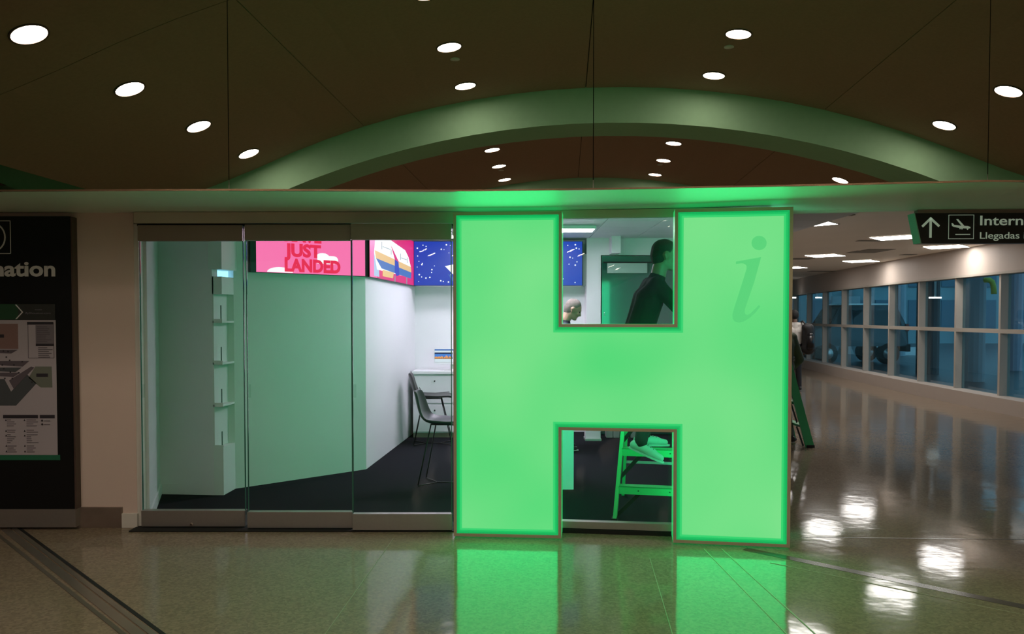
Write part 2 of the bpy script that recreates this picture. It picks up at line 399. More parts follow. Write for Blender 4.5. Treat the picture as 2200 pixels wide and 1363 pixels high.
for c in allx: z = edge_z(c); vs += [(c, YM-0.006, z), (c, YM+0.02, z), (c, YM+0.02, z+0.011), (c, YM-0.006, z+0.011)]
for k in range(len(allx)-1):
    for q in range(4): fs.append((4*k+q, 4*k+(q+1) % 4, 4*k+4+(q+1) % 4, 4*k+4+q))
MB().add(vs, fs).build('bottom_trim', M['bronze'], wf)
# soffit: from the fascia's foot back to the shop front / corridor edge
YB = 5.87
vs = []; fs = []
for c in allx: z = edge_z(c); yb = YB+0.25; vs += [(c, YM+0.004, z), (c, yb if c < 1.9 else YB, ZS), (c, yb if c < 1.9 else YB, ZS+0.12), (c, YM+0.02, z+0.08)]
i = 0
for k in range(len(allx)-1):
    for q in range(4): fs.append((4*k+q, 4*k+(q+1) % 4, 4*k+4+(q+1) % 4, 4*k+4+q))
sof = struct('ceiling_soffit'); MB().add(vs, fs).build('soffit_board', M['soffit'], sof)
box((2.0, YB-0.04, ZS), (8.6, YB, 2.9), 'upstand', M['soffit'], sof)

# ------------------------------------------------------------------ CORRIDOR on the right
def wx(y):          # X of the inner face of the window wall
    pts = [(-30, 8.35), (9, 8.28), (12.8, 8.26), (16.7, 8.46), (21, 8.86), (25.2, 9.36), (30, 10.15), (42, 12.4)]
    for (a, xa), (b, xb) in zip(pts, pts[1:]):
        if y <= b: return xa+(xb-xa)*(y-a)/(b-a)
    return pts[-1][1]
ccl = struct('ceiling_corridor')
pl = [(1.97, YB-0.1)]+[(wx(y)+0.35, y) for y in (YB-0.1, 9, 12.8, 16.7, 21, 25.2, 30, 42)]+[(7.0, 42), (2.9, 11.2)]
MB().prism(pl, 2.86, 3.0).build('ceiling_board', mat('corridor_ceiling_paint', (0.80, 0.73, 0.64), 0.7, noise=0.05, scale=1.5), ccl)
acc = mat('access_panel_dark', (0.22, 0.20, 0.17), 0.7)  # darker tone of the access panels in the corridor ceiling
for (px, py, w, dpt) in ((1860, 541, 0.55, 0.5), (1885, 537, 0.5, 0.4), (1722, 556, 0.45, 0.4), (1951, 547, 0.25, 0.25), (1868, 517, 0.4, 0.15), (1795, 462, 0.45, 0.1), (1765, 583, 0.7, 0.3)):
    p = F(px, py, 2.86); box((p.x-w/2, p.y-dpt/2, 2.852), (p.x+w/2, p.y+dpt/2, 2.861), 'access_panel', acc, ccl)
for k, (px, py, lab) in enumerate(((1733, 480, 'nearest the glowing letter'), (1925, 510, 'partly behind the hanging sign'), (2033, 530, 'just below the black hanging sign'),
                     (1773, 549, 'farther back on the left'), (1850, 561, 'farthest one, nearest the row of windows'), (1700, 575, 'far down the corridor behind the letter'))):
    p = F(px, py, 2.86); t = thing('corridor_lamp', 'square white diagonal lamp in corridor ceiling, '+lab, 'lamp', p, R(45+4), 'diagonal square lamps in the corridor ceiling')
    s = 0.31
    m1 = MB()
    for a in range(4):
        m1.v; ang = R(90*a); Rm = Matrix.Rotation(ang, 3, 'Z')
        q = [Rm @ Vector(v) for v in ((-s-0.02, -s-0.02, -0.012), (s+0.02, -s-0.02, -0.012), (s, -s, -0.012), (-s, -s, -0.012))]
        m1.hull8(q, [v+Vector((0, 0, 0.01)) for v in q])
    m1.build('frame', M['soffit'], t, world=False)
    box((-s, -s, -0.01), (s, s, -0.004), 'diffuser', M['troffer'], t, world=False)
# window wall
Y_m = []
for px in (2147, 2052, 1973, 1909, 1855, 1808, 1767, 1733, 1704):
    lo, hi = 9.0, 41.0
    for _ in range(40):
        m_ = (lo+hi)/2
        if CX+FPX*wx(m_)/m_*1.0 > px: lo = m_
        else: hi = m_
    Y_m.append(lo)
Y_m = [Y_m[0]-1.6*4, Y_m[0]-1.6*3, Y_m[0]-1.6*2, Y_m[0]-1.6]+Y_m+[Y_m[-1]+1.8*k for k in range(1, 7)]
OUT = 0.17
for k in range(len(Y_m)-1):
    ya, yb = Y_m[k], Y_m[k+1]; a = Vector((wx(ya), ya)); b = Vector((wx(yb), yb)); d = (b-a).normalized(); n = Vector((d.y, -d.x))  # n: outwards (+x)
    w = struct('window_%d' % (k+1))
    e = d*0.03
    MB().prism([a-e, a+e, a+e+n*OUT, a-e+n*OUT], 0.25, 2.32).build('mullion', M['mullion'], w)
    MB().prism([a+e, b-e, b-e+n*OUT, a+e+n*OUT], 1.315, 1.385).build('mid_rail', M['mullion'], w)
    for z0, z1 in ((0.25, 1.315), (1.385, 2.32)):
        MB().prism([a+e+n*(OUT-0.05), b-e+n*(OUT-0.05), b-e+n*(OUT-0.04), a+e+n*(OUT-0.04)], z0, z1).build('pane', M['outglass'], w)
def wall_curve(name, parent, z0, z1, i0, i1, m):
    ys = [y for y in Y_m]; mb = MB(); vs = []; fs = []
    for y in ys: vs += [(wx(y)+i0, y, z0), (wx(y)+i1, y, z0), (wx(y)+i1, y, z1), (wx(y)+i0, y, z1)]
    for k in range(len(ys)-1):
        for q in range(4): fs.append((4*k+q, 4*k+(q+1) % 4, 4*k+4+(q+1) % 4, 4*k+4+q))
    n = len(ys)-1; fs += [(0, 1, 2, 3), (4*n, 4*n+1, 4*n+2, 4*n+3)]
    return mb.add(vs, fs).build(name, m, parent)
wr = struct('wall_right')
bulk = mat('bulkhead_paint', (0.48, 0.41, 0.36), 0.6, noise=0.03)
wall_curve('bulkhead', wr, 2.36, 2.86, -0.02, 0.3, bulk)
wall_curve('head_trim', wr, 2.32, 2.36, -0.05, 0.25, M['mullion'])
bb = struct('baseboard_right'); wall_curve('kerb', bb, 0, 0.25, -0.22, 0.2, bulk)
box((8.28, -26, 0), (8.6, Y_m[0], 2.88), 'side_wall', M['warm'], wr)
box((8.28, -26, 2.88), (8.6, YM+0.1, 5.3), 'side_wall', M['warm'], wr)
wb = struct('wall_back'); box((-14, -26.3, 0), (9, -26, 5.6), 'back_wall_board', M['warm'], wb)
box((6.5, 42, 0), (13.5, 42.2, 3), 'corridor_end_wall', M['warm'], wb)
wl = struct('wall_left'); box((-14.2, -26, 0), (-14, 6.4, 5.6), 'left_wall_board', M['warm'], wl)
MB().wall((7.2, 42), (3.0, 11.0), 0, 2.9, -0.2).build('corridor_inner_wall', M['warm'], wl)

# ------------------------------------------------------------------ SHOP FRONT, left part
YF = 5.95
pj = F(290, 1137)
colx = P(290, 900, YF).x
MB().box((-14, YF+0.02, 0), (P(262, 900, YF+0.02).x, YF+0.14, ZS)).build('front_wall_board', M['warm'], wf)
MB().box((P(262, 900, YF+0.02).x, YF+0.015, 0), (colx, YF+0.10, ZS)).build('column', M['warm'], wf)
box((P(262, 1120, YF).x, YF-0.004, 0), (colx+0.008, YF+0.1, 0.108), 'column_base', M['soffit'], wf)
box((P(163, 1100, YF).x, YF+0.0, 0), (P(262, 1100, YF).x, YF+0.022, 0.155), 'kick_plate', M['kick'], wf)
# wall-mounted directory
XS = P(154, 800, YF-0.06).x
ks = thing('directory_board', 'tall black directory board with white lettering and terminal map, left edge of picture', 'sign', (XS-0.9, YF-0.03, 0))
box((XS-1.8, YF-0.05, 0.155), (XS, YF+0.02, ZS-0.035), 'cabinet', M['black'], ks)
box((XS-1.8, YF-0.06, 0.02), (XS+0.012, YF+0.02, 0.155), 'plinth', M['steel'], ks)
box((XS, YF-0.045, 0.155), (XS+0.012, YF+0.02, ZS-0.04), 'edge_trim', mat('brown_edge_trim', (0.09, 0.055, 0.045), 0.5), ks)
K = Plane((XS-1.8, YF-0.05, 0), (1, 0, 0))
def kx(px): return P(px, 700, YF-0.05).x-(XS-1.8)
def kz(py): return P(80, py, YF-0.05).z
kt = mat('board_lettering', (0.72, 0.70, 0.70), 0.5)
K.text('Information', kx(121), kz(593), 0.113, 'lettering', kt, ks, align='RIGHT', bold=0.03, stretch=1.22)
# boxed question mark
bx0, bx1, by0, by1 = kx(-46), kx(27), kz(546), kz(474)
K.many([(bx0, by0, bx1, by0+0.006), (bx0, by1-0.006, bx1, by1), (bx0, by0, bx0+0.006, by1), (bx1-0.006, by0, bx1, by1)], 'icon_box', kt, ks)
cxk, czk = (bx0+bx1)/2, (by0+by1)/2
o1 = ellipse(cxk, czk, 0.089, 0.105, 32); o2 = ellipse(cxk, czk, 0.078, 0.093, 32)
K.many([[o1[k], o1[(k+1) % 32], o2[(k+1) % 32], o2[k]] for k in range(32)], 'icon_ring', kt, ks)
K.text('?', cxk, czk-0.05, 0.11, 'icon_mark', kt, ks, align='CENTER', bold=0.02)
# map poster
px0, px1 = XS-1.8, 0
m_paper = mat('map_paper', (0.46, 0.42, 0.46), 0.5); m_strip = mat('map_header_grey', (0.035, 0.037, 0.035), 0.5); m_grn = mat('map_header_green', (0.02, 0.075, 0.035), 0.5)
m_dk = mat('map_dark_print', (0.035, 0.03, 0.04), 0.6); m_slate = mat('map_slate', (0.075, 0.085, 0.095), 0.6); m_sal = mat('map_salmon', (0.26, 0.16, 0.145), 0.6)
m_sage = mat('map_sage', (0.17, 0.19, 0.155), 0.6); m_lil = mat('map_grey', (0.20, 0.18, 0.205), 0.6); m_txt = mat('map_grey_print', (0.12, 0.10, 0.12), 0.6); m_green = mat('map_green_band', (0.02, 0.16, 0.085), 0.5)
K.rect(0.4, kz(978), kx(120), kz(688), 'map_sheet', m_paper, ks, 0.003)
K.rect(0.4, kz(989), kx(125), kz(978), 'map_footer', m_green, ks, 0.003)
K.rect(0.4, kz(687), kx(40), kz(654), 'map_header', m_grn, ks, 0.003); K.rect(kx(40), kz(687), kx(119), kz(654), 'map_header', m_strip, ks, 0.003)
K.many([[(kx(34), kz(655)), (kx(37), kz(655)), (kx(51), kz(671)), (kx(48), kz(671))], [(kx(48), kz(671)), (kx(51), kz(671)), (kx(37), kz(686)), (kx(34), kz(686))]], 'chevron', kt, ks, 0.005)
K.text('Download', kx(84), kz(667), 0.009, 'small_print', m_lil, ks, 0.005, align='CENTER'); K.text('fly2houston.com', kx(56), kz(675), 0.014, 'small_print', m_lil, ks, 0.005, width=kx(110)-kx(56))
K.rect(kx(-60), kz(750), kx(39), kz(696), 'map_block', m_sal, ks, 0.004); K.rect(kx(-8), kz(726), kx(9), kz(719), 'map_label', m_dk, ks, 0.005)
K.poly([(kx(75), kz(788)), (kx(110), kz(788)), (kx(111), kz(833)), (kx(86), kz(833)), (kx(60), kz(812))], 'map_block', m_sage, ks, 0.004); K.rect(kx(77), kz(810), kx(102), kz(803), 'map_label', m_dk, ks, 0.005)
K.poly([(kx(-60), kz(872)), (kx(32), kz(872)), (kx(77), kz(824)), (kx(56), kz(804)), (kx(22), kz(842)), (kx(8), kz(815)), (kx(-60), kz(812))], 'map_apron', m_slate, ks, 0.004)
K.poly([(kx(18), kz(818)), (kx(28), kz(836)), (kx(73), kz(790)), (kx(66), kz(788))], 'map_concourse', m_txt, ks, 0.005)
for (a, b, c, d) in ((-40, 752, 38, 756), (-40, 776, 62, 784), (-40, 790, 46, 796), (-40, 801, 42, 806)):
    K.poly([(kx(a), kz(b+6)), (kx(c-14), kz(d+4)), (kx(c), kz(b)), (kx(a), kz(b))], 'map_concourse', m_txt if b != 790 else m_slate, ks, 0.0055)
K.many([(kx(x), kz(y+3), kx(x+3.2), kz(y)) for x, y in [(6, 753), (16, 754), (46, 776), (12, 766), (19, 773), (6, 791), (20, 798), (38, 800), (24, 812), (8, 812), (66, 820), (28, 783), (3, 783)]], 'map_pins', m_dk, ks, 0.007)
K.many([(kx(60), kz(770), kx(116), kz(769)), (kx(60), kz(693), kx(61), kz(770)), (kx(115), kz(693), kx(116), kz(770))], 'legend_border', m_txt, ks, 0.004)
for r_ in ((kx(59), kz(698), kx(115), kz(692)), (kx(77), kz(744), kx(116), kz(739)), (kx(4), kz(899), kx(79), kz(892)), (kx(83), kz(899), kx(115), kz(892))): K.rect(*r_, 'legend_heading', m_dk, ks, 0.005)
K.rect(kx(77), kz(739), kx(115), kz(699), 'legend_shade', m_lil, ks, 0.0045)
random.seed(3); rl = []
for y in range(702, 738, 4): rl.append((kx(80), kz(y+1.4), kx(80+random.uniform(18, 33)), kz(y)))
for y in range(747, 768, 4): rl.append((kx(82), kz(y+1.4), kx(82+random.uniform(16, 31)), kz(y)))
for x0, w in ((12, 22), (54, 26)):
    for blk in ((902, 4), (924, 2), (934, 5), (958, 4)):
        for q in range(blk[1]): rl.append((kx(x0), kz(blk[0]+q*4.2+1.2), kx(x0+random.uniform(w*0.3, w)), kz(blk[0]+q*4.2)))
for y in (904, 912): rl.append((kx(92), kz(y+1.4), kx(105), kz(y)))
K.many(rl, 'legend_lines', m_txt, ks, 0.0055)['kind'] = 'stuff'
K.many([[(kx(x), kz(y+4)), (kx(x+4), kz(y+4)), (kx(x+2), kz(y))] for x in (8, 48) for y in (901, 924, 934, 956, 968)]+[ellipse(kx(88), kz(y), 0.008, 0.008, 10) for y in (904, 912)], 'legend_symbols', m_dk, ks, 0.006)

# header + sliding glass panels
hx0, hx1 = P(294, 470, YF).x, P(985, 470, YF).x
hd = struct('trim_1')
box((hx0, YF-0.05, ZS-0.085), (hx1+0.05, YF+0.2, ZS-0.004), 'header', M['header'], hd)
box((hx0, YF+0.0, ZS-0.10), (hx1+0.05, YF+0.2, ZS-0.085), 'shadow_gap', M['dark'], hd)
jamb = struct('trim_2')
box((colx, YF+0.02, 0.0), (colx+0.035, YF+0.12, ZS-0.085), 'jamb', M['soffit'], jamb)
box((colx, YF-0.12, 0.0005), (P(990, 1140, YF).x, YF+0.14, 0.009), 'floor_track', M['dark'], jamb)
def slider(x0, x1, y, label, lock=False):
    t = thing('sliding_glass_panel', label, 'glass door', ((x0+x1)/2, y, 0), 0, 'sliding glass panels of the shop front')
    box((x0, y-0.03, 0.016), (x1, y+0.03, 0.137), 'bottom_rail', M['steel'], t, bevel=0.003)
    box((x0, y-0.03, 2.165), (x1, y+0.03, 2.282), 'top_rail', M['steel_dark'], t, bevel=0.003)
    box((x0+0.006, y-0.006, 0.13), (x1-0.006, y+0.006, 2.17), 'pane', M['glass'], t)
    box((x1-0.006, y-0.007, 0.1), (x1, y+0.007, 2.28), 'glass_edge', M['glassedge'], t)
    box((x0, y-0.007, 0.137), (x0+0.005, y+0.007, 2.17), 'glass_edge', M['glassedge'], t)
    mb = MB(); N = 12; zc = EYE-(840-680)*y/FPX
    MB().prism([(x0+0.006+0.022*math.sin(math.pi*k/N)*1.0, y-0.011) for k in range(2)]+[(x0+0.03, y-0.008), (x0+0.006, y-0.008)], zc-0.05, zc+0.05).build('finger_pull', M['glass'], t)
    if lock:
        xl = P(415, 1127, y).x; o = MB().disc((xl, y-0.032, 0.035), (0, -1, 0), 0.013, 0.006, 16).build('lock', M['steel_dark'], t)
        MB().disc((xl, y-0.038, 0.035), (0, -1, 0), 0.005, 0.003, 12).build('keyway', M['dark'], o)
slider(P(303, 800, YF).x, P(526, 800, YF).x, YF, 'left glass shop-front panel with lock in its bottom rail, beside the beige column', True)
slider(P(531, 800, YF-0.04).x, P(757, 800, YF-0.04).x, YF-0.04, 'middle glass shop-front panel below the pink screen')
slider(P(757, 800, YF-0.10).x, P(971, 800, YF-0.10).x, YF-0.10, 'right glass shop-front panel next to the glowing green letter')

# ------------------------------------------------------------------ GLOWING GREEN H
hA, hB, hC, hD = [F(*p).xy for p in ((975, 1156), (1206, 1161), (1446, 1170), (1697, 1181))]
Hn = []
for a, b in ((hA, hB), (hB, hC), (hC, hD)): d = (b-a).normalized(); Hn.append(Vector((-d.y, d.x)))
Hnp = [Hn[0], (Hn[0]+Hn[1]).normalized(), (Hn[1]+Hn[2]).normalized(), Hn[2]]
Hp = [hA, hB, hC, hD]; LEG = [(Hp[i+1]-Hp[i]).length for i in range(3)]
U0, U1, U2, U3 = 0, LEG[0], LEG[0]+LEG[1], sum(LEG)
HT = 2.345; Z1, Z2 = 0.79, 1.547
def hp(u, t, z):
    if u <= U1: k, f = 0, u/U1
    elif u <= U2: k, f = 1, (u-U1)/(U2-U1)
    else: k, f = 2, (u-U2)/(U3-U2)
    q = Hp[k].lerp(Hp[k+1], f) + (Hnp[k].lerp(Hnp[k+1], f))*t
    return Vector((q.x, q.y, z))
def houtline(i, zb=0.012):
    return [(U0+i, zb+i), (U1-i, zb+i), (U1-i, Z1+i), (U2+i, Z1+i), (U2+i, zb+i), (U3-i, zb+i), (U3-i, HT-i), (U2+i, HT-i), (U2+i, Z2-i), (U1-i, Z2-i), (U1-i, HT-i), (U0+i, HT-i)]
hroot = thing('glowing_letter', 'large glowing green letter H standing on the floor at the shop entrance', 'illuminated sign', (hp(U3/2, 0.12, 0).x, hp(U3/2, 0.12, 0).y, 0))
def green(name, col, s):
    return mat(name, (0.03, 0.10, 0.05), 0.22, emit=col, estr=s)
def acrylic():
    m = green('backlit_acrylic', (0.14, 0.78, 0.24), L_SIGN); nt = m.node_tree; b = nt.nodes['Principled BSDF']
    tc = nt.nodes.new('ShaderNodeTexCoord'); n = nt.nodes.new('ShaderNodeTexNoise'); n.inputs['Scale'].default_value = 1.1; n.inputs['Detail'].default_value = 1
    nt.links.new(tc.outputs['Object'], n.inputs['Vector'])
    mx = nt.nodes.new('ShaderNodeMix'); mx.data_type = 'RGBA'; mx.inputs['A'].default_value = (0.065, 0.66, 0.17, 1); mx.inputs['B'].default_value = (0.21, 0.74, 0.26, 1)
    rp = nt.nodes.new('ShaderNodeMapRange'); rp.inputs['From Min'].default_value = 0.2; rp.inputs['From Max'].default_value = 0.8
    nt.links.new(n.outputs['Fac'], rp.inputs['Value']); nt.links.new(rp.outputs['Result'], mx.inputs['Factor']); nt.links.new(mx.outputs['Result'], b.inputs['Emission Color'])
    return m
mA = acrylic()
def ring(i0, i1, t, name, m, th=0.004):
    a, b = houtline(i0), houtline(i1); mb = MB()
    for k in range(12):
        k2 = (k+1) % 12
        q = [a[k], a[k2], b[k2], b[k]]
        mb.hull8([hp(u, t, z) for u, z in q], [hp(u, t+th, z) for u, z in q])
    return mb.build(name, m, hroot)
def hface(i, t, name, m, th=0.006):
    mb = MB(); rects = [(U0+i, 0.012+i, U1-i, HT-i), (U1-i, Z1+i, U1, Z2-i), (U1, Z1+i, U2, Z2-i), (U2, Z1+i, U2+i, Z2-i), (U2+i, 0.012+i, U3-i, HT-i)]
    for (u0, z0, u1, z1) in rects:
        for (ua, ub) in ((u0, u1),):
            mb.hull8([hp(ua, t, z0), hp(ub, t, z0), hp(ub, t, z1), hp(ua, t, z1)], [hp(ua, t+th, z0), hp(ub, t+th, z0), hp(ub, t+th, z1), hp(ua, t+th, z1)])
    return mb.build(name, m, hroot)
HD = 0.20
for side, t0, sg in (('front', 0.0, 1), ('back', HD, -1)):
    if side == 'front':
        ring(0.0, 0.022, t0-0.004, 'edge_frame', M['tan'], 0.010)
        ring(0.022, 0.034, t0, 'edge_falloff', green('acrylic_falloff', (0.0, 0.40, 0.09), 1.0))  # stepped bands paint the backlight's falloff towards the edge into the emission
        ring(0.034, 0.046, t0, 'edge_falloff', green('acrylic_falloff_mid', (0.005, 0.50, 0.115), 1.0))
        ring(0.046, 0.060, t0, 'edge_falloff', green('acrylic_falloff_inner', (0.03, 0.62, 0.155), 1.0))
        hface(0.060, t0, 'face_panel', mA)
    else:
        ring(0.0, 0.022, t0, 'edge_frame', M['tan'], 0.008)
        hface(0.022, t0, 'face_panel', mA)
o = houtline(0.0); mb = MB()
for k in range(12):
    (u0, z0), (u1, z1) = o[k], o[(k+1) % 12]
    mb.add([hp(u0, 0.006, z0), hp(u1, 0.006, z1), hp(u1, HD, z1), hp(u0, HD, z0)], [(0, 1, 2, 3)])
mb.build('side_return', green('return_acrylic', (0.02, 0.50, 0.12), 1.0), hroot)
# italic i on the right leg, traced onto the leg's own plane
pa = hp(U2, -0.001, 0); pb = hp(U3, -0.001, 0); HPL = Plane(pa, (pb-pa))
def hxy(px, py):
    d = ray(px, py); n = HPL.n; t = (HPL.o-cam0).dot(n)/d.dot(n); q = cam0+d*t-HPL.o; return (q.dot(HPL.r), q.z)
sc = 180/1022.0
ipts = [(233, 468), (540, 413), (500, 560), (455, 720), (400, 880), (345, 1040), (338, 1085), (350, 1112), (375, 1118), (410, 1100), (455, 1055), (512, 998), (530, 1016), (470, 1092), (400, 1155), (330, 1198), (270, 1213), (220, 1200), (192, 1165), (190, 1110), (215, 1020), (270, 850), (330, 660), (362, 555), (362, 520), (345, 500), (320, 490), (290, 490), (233, 497)]
mI = green('acrylic_letter_mark', (0.095, 0.62, 0.185), L_SIGN)
HPL.poly([hxy(1540+x*sc, 480+y*sc) for x, y in ipts], 'italic_i', mI, hroot, 0.003, 0.002)
HPL.poly([hxy(1540+(515+92*math.cos(a))*sc, 480+(241+87*math.sin(a))*sc) for a in [2*math.pi*k/36 for k in range(36)]], 'italic_i_dot', mI, hroot, 0.003, 0.002)
# glazing across the opening of the letter
og = thing('fixed_glass_panel', 'fixed glass pane behind the openings of the glowing letter', 'glass door', (hp((U1+U2)/2, 0.2, 0).x, hp((U1+U2)/2, 0.2, 0).y, 0))
def hbox(u0, u1, t0, t1, z0, z1, name, m, par): return MB().hull8([hp(u0, t0, z0), hp(u1, t0, z0), hp(u1, t1, z0), hp(u0, t1, z0)], [hp(u0, t0, z1), hp(u1, t0, z1), hp(u1, t1, z1), hp(u0, t1, z1)]).build(name, m, par)
hbox(U0+0.05, U3-0.1, HD+0.03, HD+0.09, 0.035, 0.085, 'bottom_rail', M['steel'], og)
hbox(U0+0.05, U3-0.1, HD+0.02, HD+0.10, 0.001, 0.03, 'plinth', M['dark'], og)
hbox(U0+0.05, U3-0.1, HD+0.05, HD+0.062, 0.085, 2.32, 'pane', M['glass'], og)
hbox(U0+0.05, U3-0.1, HD+0.03, HD+0.09, 2.32, ZS-0.002, 'head_rail', M['header'], og)

# ------------------------------------------------------------------ BOOTH INTERIOR
bf = struct('floor_booth'); ZC = 2.65
c0 = Vector((P(306, 900, YF).x, YF+0.10)); c1 = F(345, 1063).xy; c2 = F(481, 1066).xy; c3 = F(506, 1052).xy; c4 = F(787, 1010).xy; c5 = Vector((-1.335, 10.9)); c6 = Vector((2.95, 10.9)); c7 = Vector((1.93, 5.78))
MB().prism([(c0.x-0.1, YF+0.09), (-0.5, YF+0.06), (-0.4, YB+0.12), (1.9, 5.74), c7, c6, c5, c4, c3, c2, c1], -0.02, 0.006).build('carpet', M['carpet'], bf)
bw = struct('wall_booth')
def W_(p, q, name='wall_board', m=None, z0=0.0, z1=ZC, t=0.1): return MB().wall(p, q, z0, z1, t).build(name, m or M['white'], bw)
W_(c0, c1); W_(c1, F(460, 1066).xy); W_(c3, c4, t=0.12); W_(c4, c5); W_(c5, c6)
W_(c6, c7, t=0.05)
base_b = struct('baseboard_booth')
for p, q in ((c0, c1), (c1, F(455, 1065).xy)):
    d = (q-p).normalized(); n = Vector((d.y, -d.x))*0.012
    MB().prism([p, q, q+n, p+n], 0, 0.10).build('skirting', M['white'], base_b)
bc = struct('ceiling_booth')
MB().prism([(c0.x-0.2, YF+0.05), (1.98, YB-0.02), (3.0, 11), (-1.6, 11), (-1.9, 8.5), (-3.5, 7.3)], ZC+0.02, ZC+0.2).build('ceiling_slab', M['white'], bc)
tile_me = None
for i in range(8):
    for j in range(8):
        x0 = -1.45+0.62*i; y0 = 6.2+0.62*j
        if y0 < 6.2: continue
        if tile_me is None:
            t0 = box((0.004, 0.004, ZC), (0.616, 0.616, ZC+0.02), 'ceiling_tile', M['white'], bc); tile_me = t0; t0.location = (x0, y0, 0)
        else:
            c = tile_me.copy(); COL.objects.link(c); c.location = (x0, y0, 0)
def blamp(x, y, w, d, label):
    t = thing('booth_lamp', label, 'lamp', (x, y, ZC), 0, 'flat ceiling lamps inside the booth')
    box((-w/2-0.02, -d/2-0.02, -0.045), (w/2+0.02, d/2+0.02, -0.006), 'housing', M['alu'], t, world=False)
    box((-w/2, -d/2, -0.052), (w/2, d/2, -0.045), 'diffuser', M['boothlamp'], t, world=False)
pL = F(1238, 496, ZC-0.05)
blamp(pL.x-0.28, pL.y, 0.95, 0.3, 'flat white ceiling lamp inside booth, seen at top left of the letter opening')
blamp(-0.25, 8.75, 0.9, 0.3, 'flat white ceiling lamp inside the booth near its middle')
blamp(-0.4, 10.0, 0.9, 0.25, 'flat white ceiling lamp over the booth rear counter')
# screens
def screen(p, q, z0, z1, label, draw, bez=0.02, off=0.045):
    p = Vector((p.x, p.y, 0)); q = Vector((q.x, q.y, 0)); L = (q-p).length; d = (q-p).normalized(); n = d.cross(Vector((0, 0, 1)))
    if n.y > 0: n = -n
    t = thing('wall_screen', label, 'screen', (p+q)/2+Vector((0, 0, z0)), 0, None)
    MB().hull8([p+Vector((0, 0, z0)), q+Vector((0, 0, z0)), q+n*off+Vector((0, 0, z0)), p+n*off+Vector((0, 0, z0))], [v+Vector((0, 0, z1)) for v in (p, q, q+n*off, p+n*off)]).build('casing', M['black'], t)
    s = Plane(p+n*off+Vector((0, 0, z0)), d); draw(s, L, z1-z0, t); return t
E = lambda n, r, g, b, s=1.0: emis(n, srgb(r, g, b), s)
pink = E('screen_pink', 255, 112, 176, 1.1); red = E('screen_red', 238, 26, 80, 1.1); blue = E('screen_blue', 16, 58, 186); sw = E('screen_white', 250, 250, 255, 1.2)
hot = E('screen_magenta', 236, 18, 108); yel = E('screen_yellow', 250, 200, 122); sbl = E('screen_steelblue', 62, 112, 186); pal = E('screen_pale', 186, 205, 235); gry = E('screen_grey', 150, 150, 160); nav = E('screen_navy', 20, 40, 120)
def draw1(s, L, H, t):
    x1 = L-0.03
    s.rect(0.055, 0.004, x1, H, 'picture', pink, t)
    s.poly(ellipse(0.29, 0.008, 0.13, 0.05, 16, 0, 180), 'cloud', sw, t, 0.004)
    s.many([(0.68, 0.11, 0.86, 0.19), ellipse(0.86, 0.15, 0.05, 0.04, 16), ellipse(0.74, 0.18, 0.07, 0.035, 16)], 'cloud', sw, t, 0.004)
    z = lambda py, px=660: 0
    s.text('LANDED', 0.335, 0.026, 0.12, 'lettering', red, t, 0.006, width=0.60, bold=0.05)
    s.text('JUST', 0.335, 0.17, 0.12, 'lettering', red, t, 0.006, width=0.385, bold=0.05)
    s.text('HAVE', 0.335, 0.314, 0.12, 'lettering', red, t, 0.006, width=0.39, bold=0.05)
def draw2(s, L, H, t):
    s.rect(0, 0.004, L-0.02, H, 'picture', hot, t)
    k = L/1.0
    s.poly([(0, 0.004), (L*0.12, 0.004), (L*0.12, H*0.6), (L*0.12, H), (0, H)], 'picture_margin', pink, t, 0.004)
    s.poly([(L*0.07, 0.02), (L*0.16, 0.02), (L*0.15, 0.2), (L*0.07, 0.3)], 'cloud', pal, t, 0.0045)
    T = lambda pts: [(L*a, H*b) for a, b in pts]
    s.poly(T([(0.10, 0.82), (0.16, 0.86), (0.70, 0.72), (0.78, 0.60), (0.84, 0.40), (0.84, 0.16), (0.12, 0.16), (0.07, 0.45)]), 'aircraft_body', sw, t, 0.005)
    s.poly(T([(0.08, 0.50), (0.84, 0.40), (0.85, 0.28), (0.10, 0.36)]), 'aircraft_stripe', yel, t, 0.006)
    s.poly(T([(0.10, 0.36), (0.85, 0.28), (0.84, 0.14), (0.20, 0.20)]), 'aircraft_stripe', sbl, t, 0.006)
    s.poly(T([(0.38, 0.70), (0.46, 0.45), (0.55, 0.42)]), 'aircraft_fin', hot, t, 0.008)
    s.poly(T([(0.46, 0.20), (0.46, 0.45), (0.54, 0.42), (0.56, 0.16), (0.50, 0.12)]), 'aircraft_engine', blue, t, 0.007)
    s.poly(T([(0.22, 0.06), (0.42, 0.06), (0.44, 0.18), (0.22, 0.18)]), 'aircraft_pod', yel, t, 0.006)
    s.many([tuple(v for p in T([(a, b)]) for v in p)+tuple(v for p in T([(a+w, b+h)]) for v in p) for a, b, w, h in ((0.2, 0.56, 0.01, 0.14), (0.38, 0.52, 0.008, 0.1), (0.58, 0.48, 0.01, 0.13), (0.74, 0.46, 0.01, 0.12), (0.22, 0.61, 0.15, 0.012), (0.6, 0.52, 0.13, 0.012), (0.45, 0.0, 0.02, 0.12), (0.72, 0.0, 0.02, 0.14))], 'aircraft_lines', gry, t, 0.0075)
    s.rect(L-0.045, 0.004, L-0.02, H, 'picture_border', pal, t, 0.006)
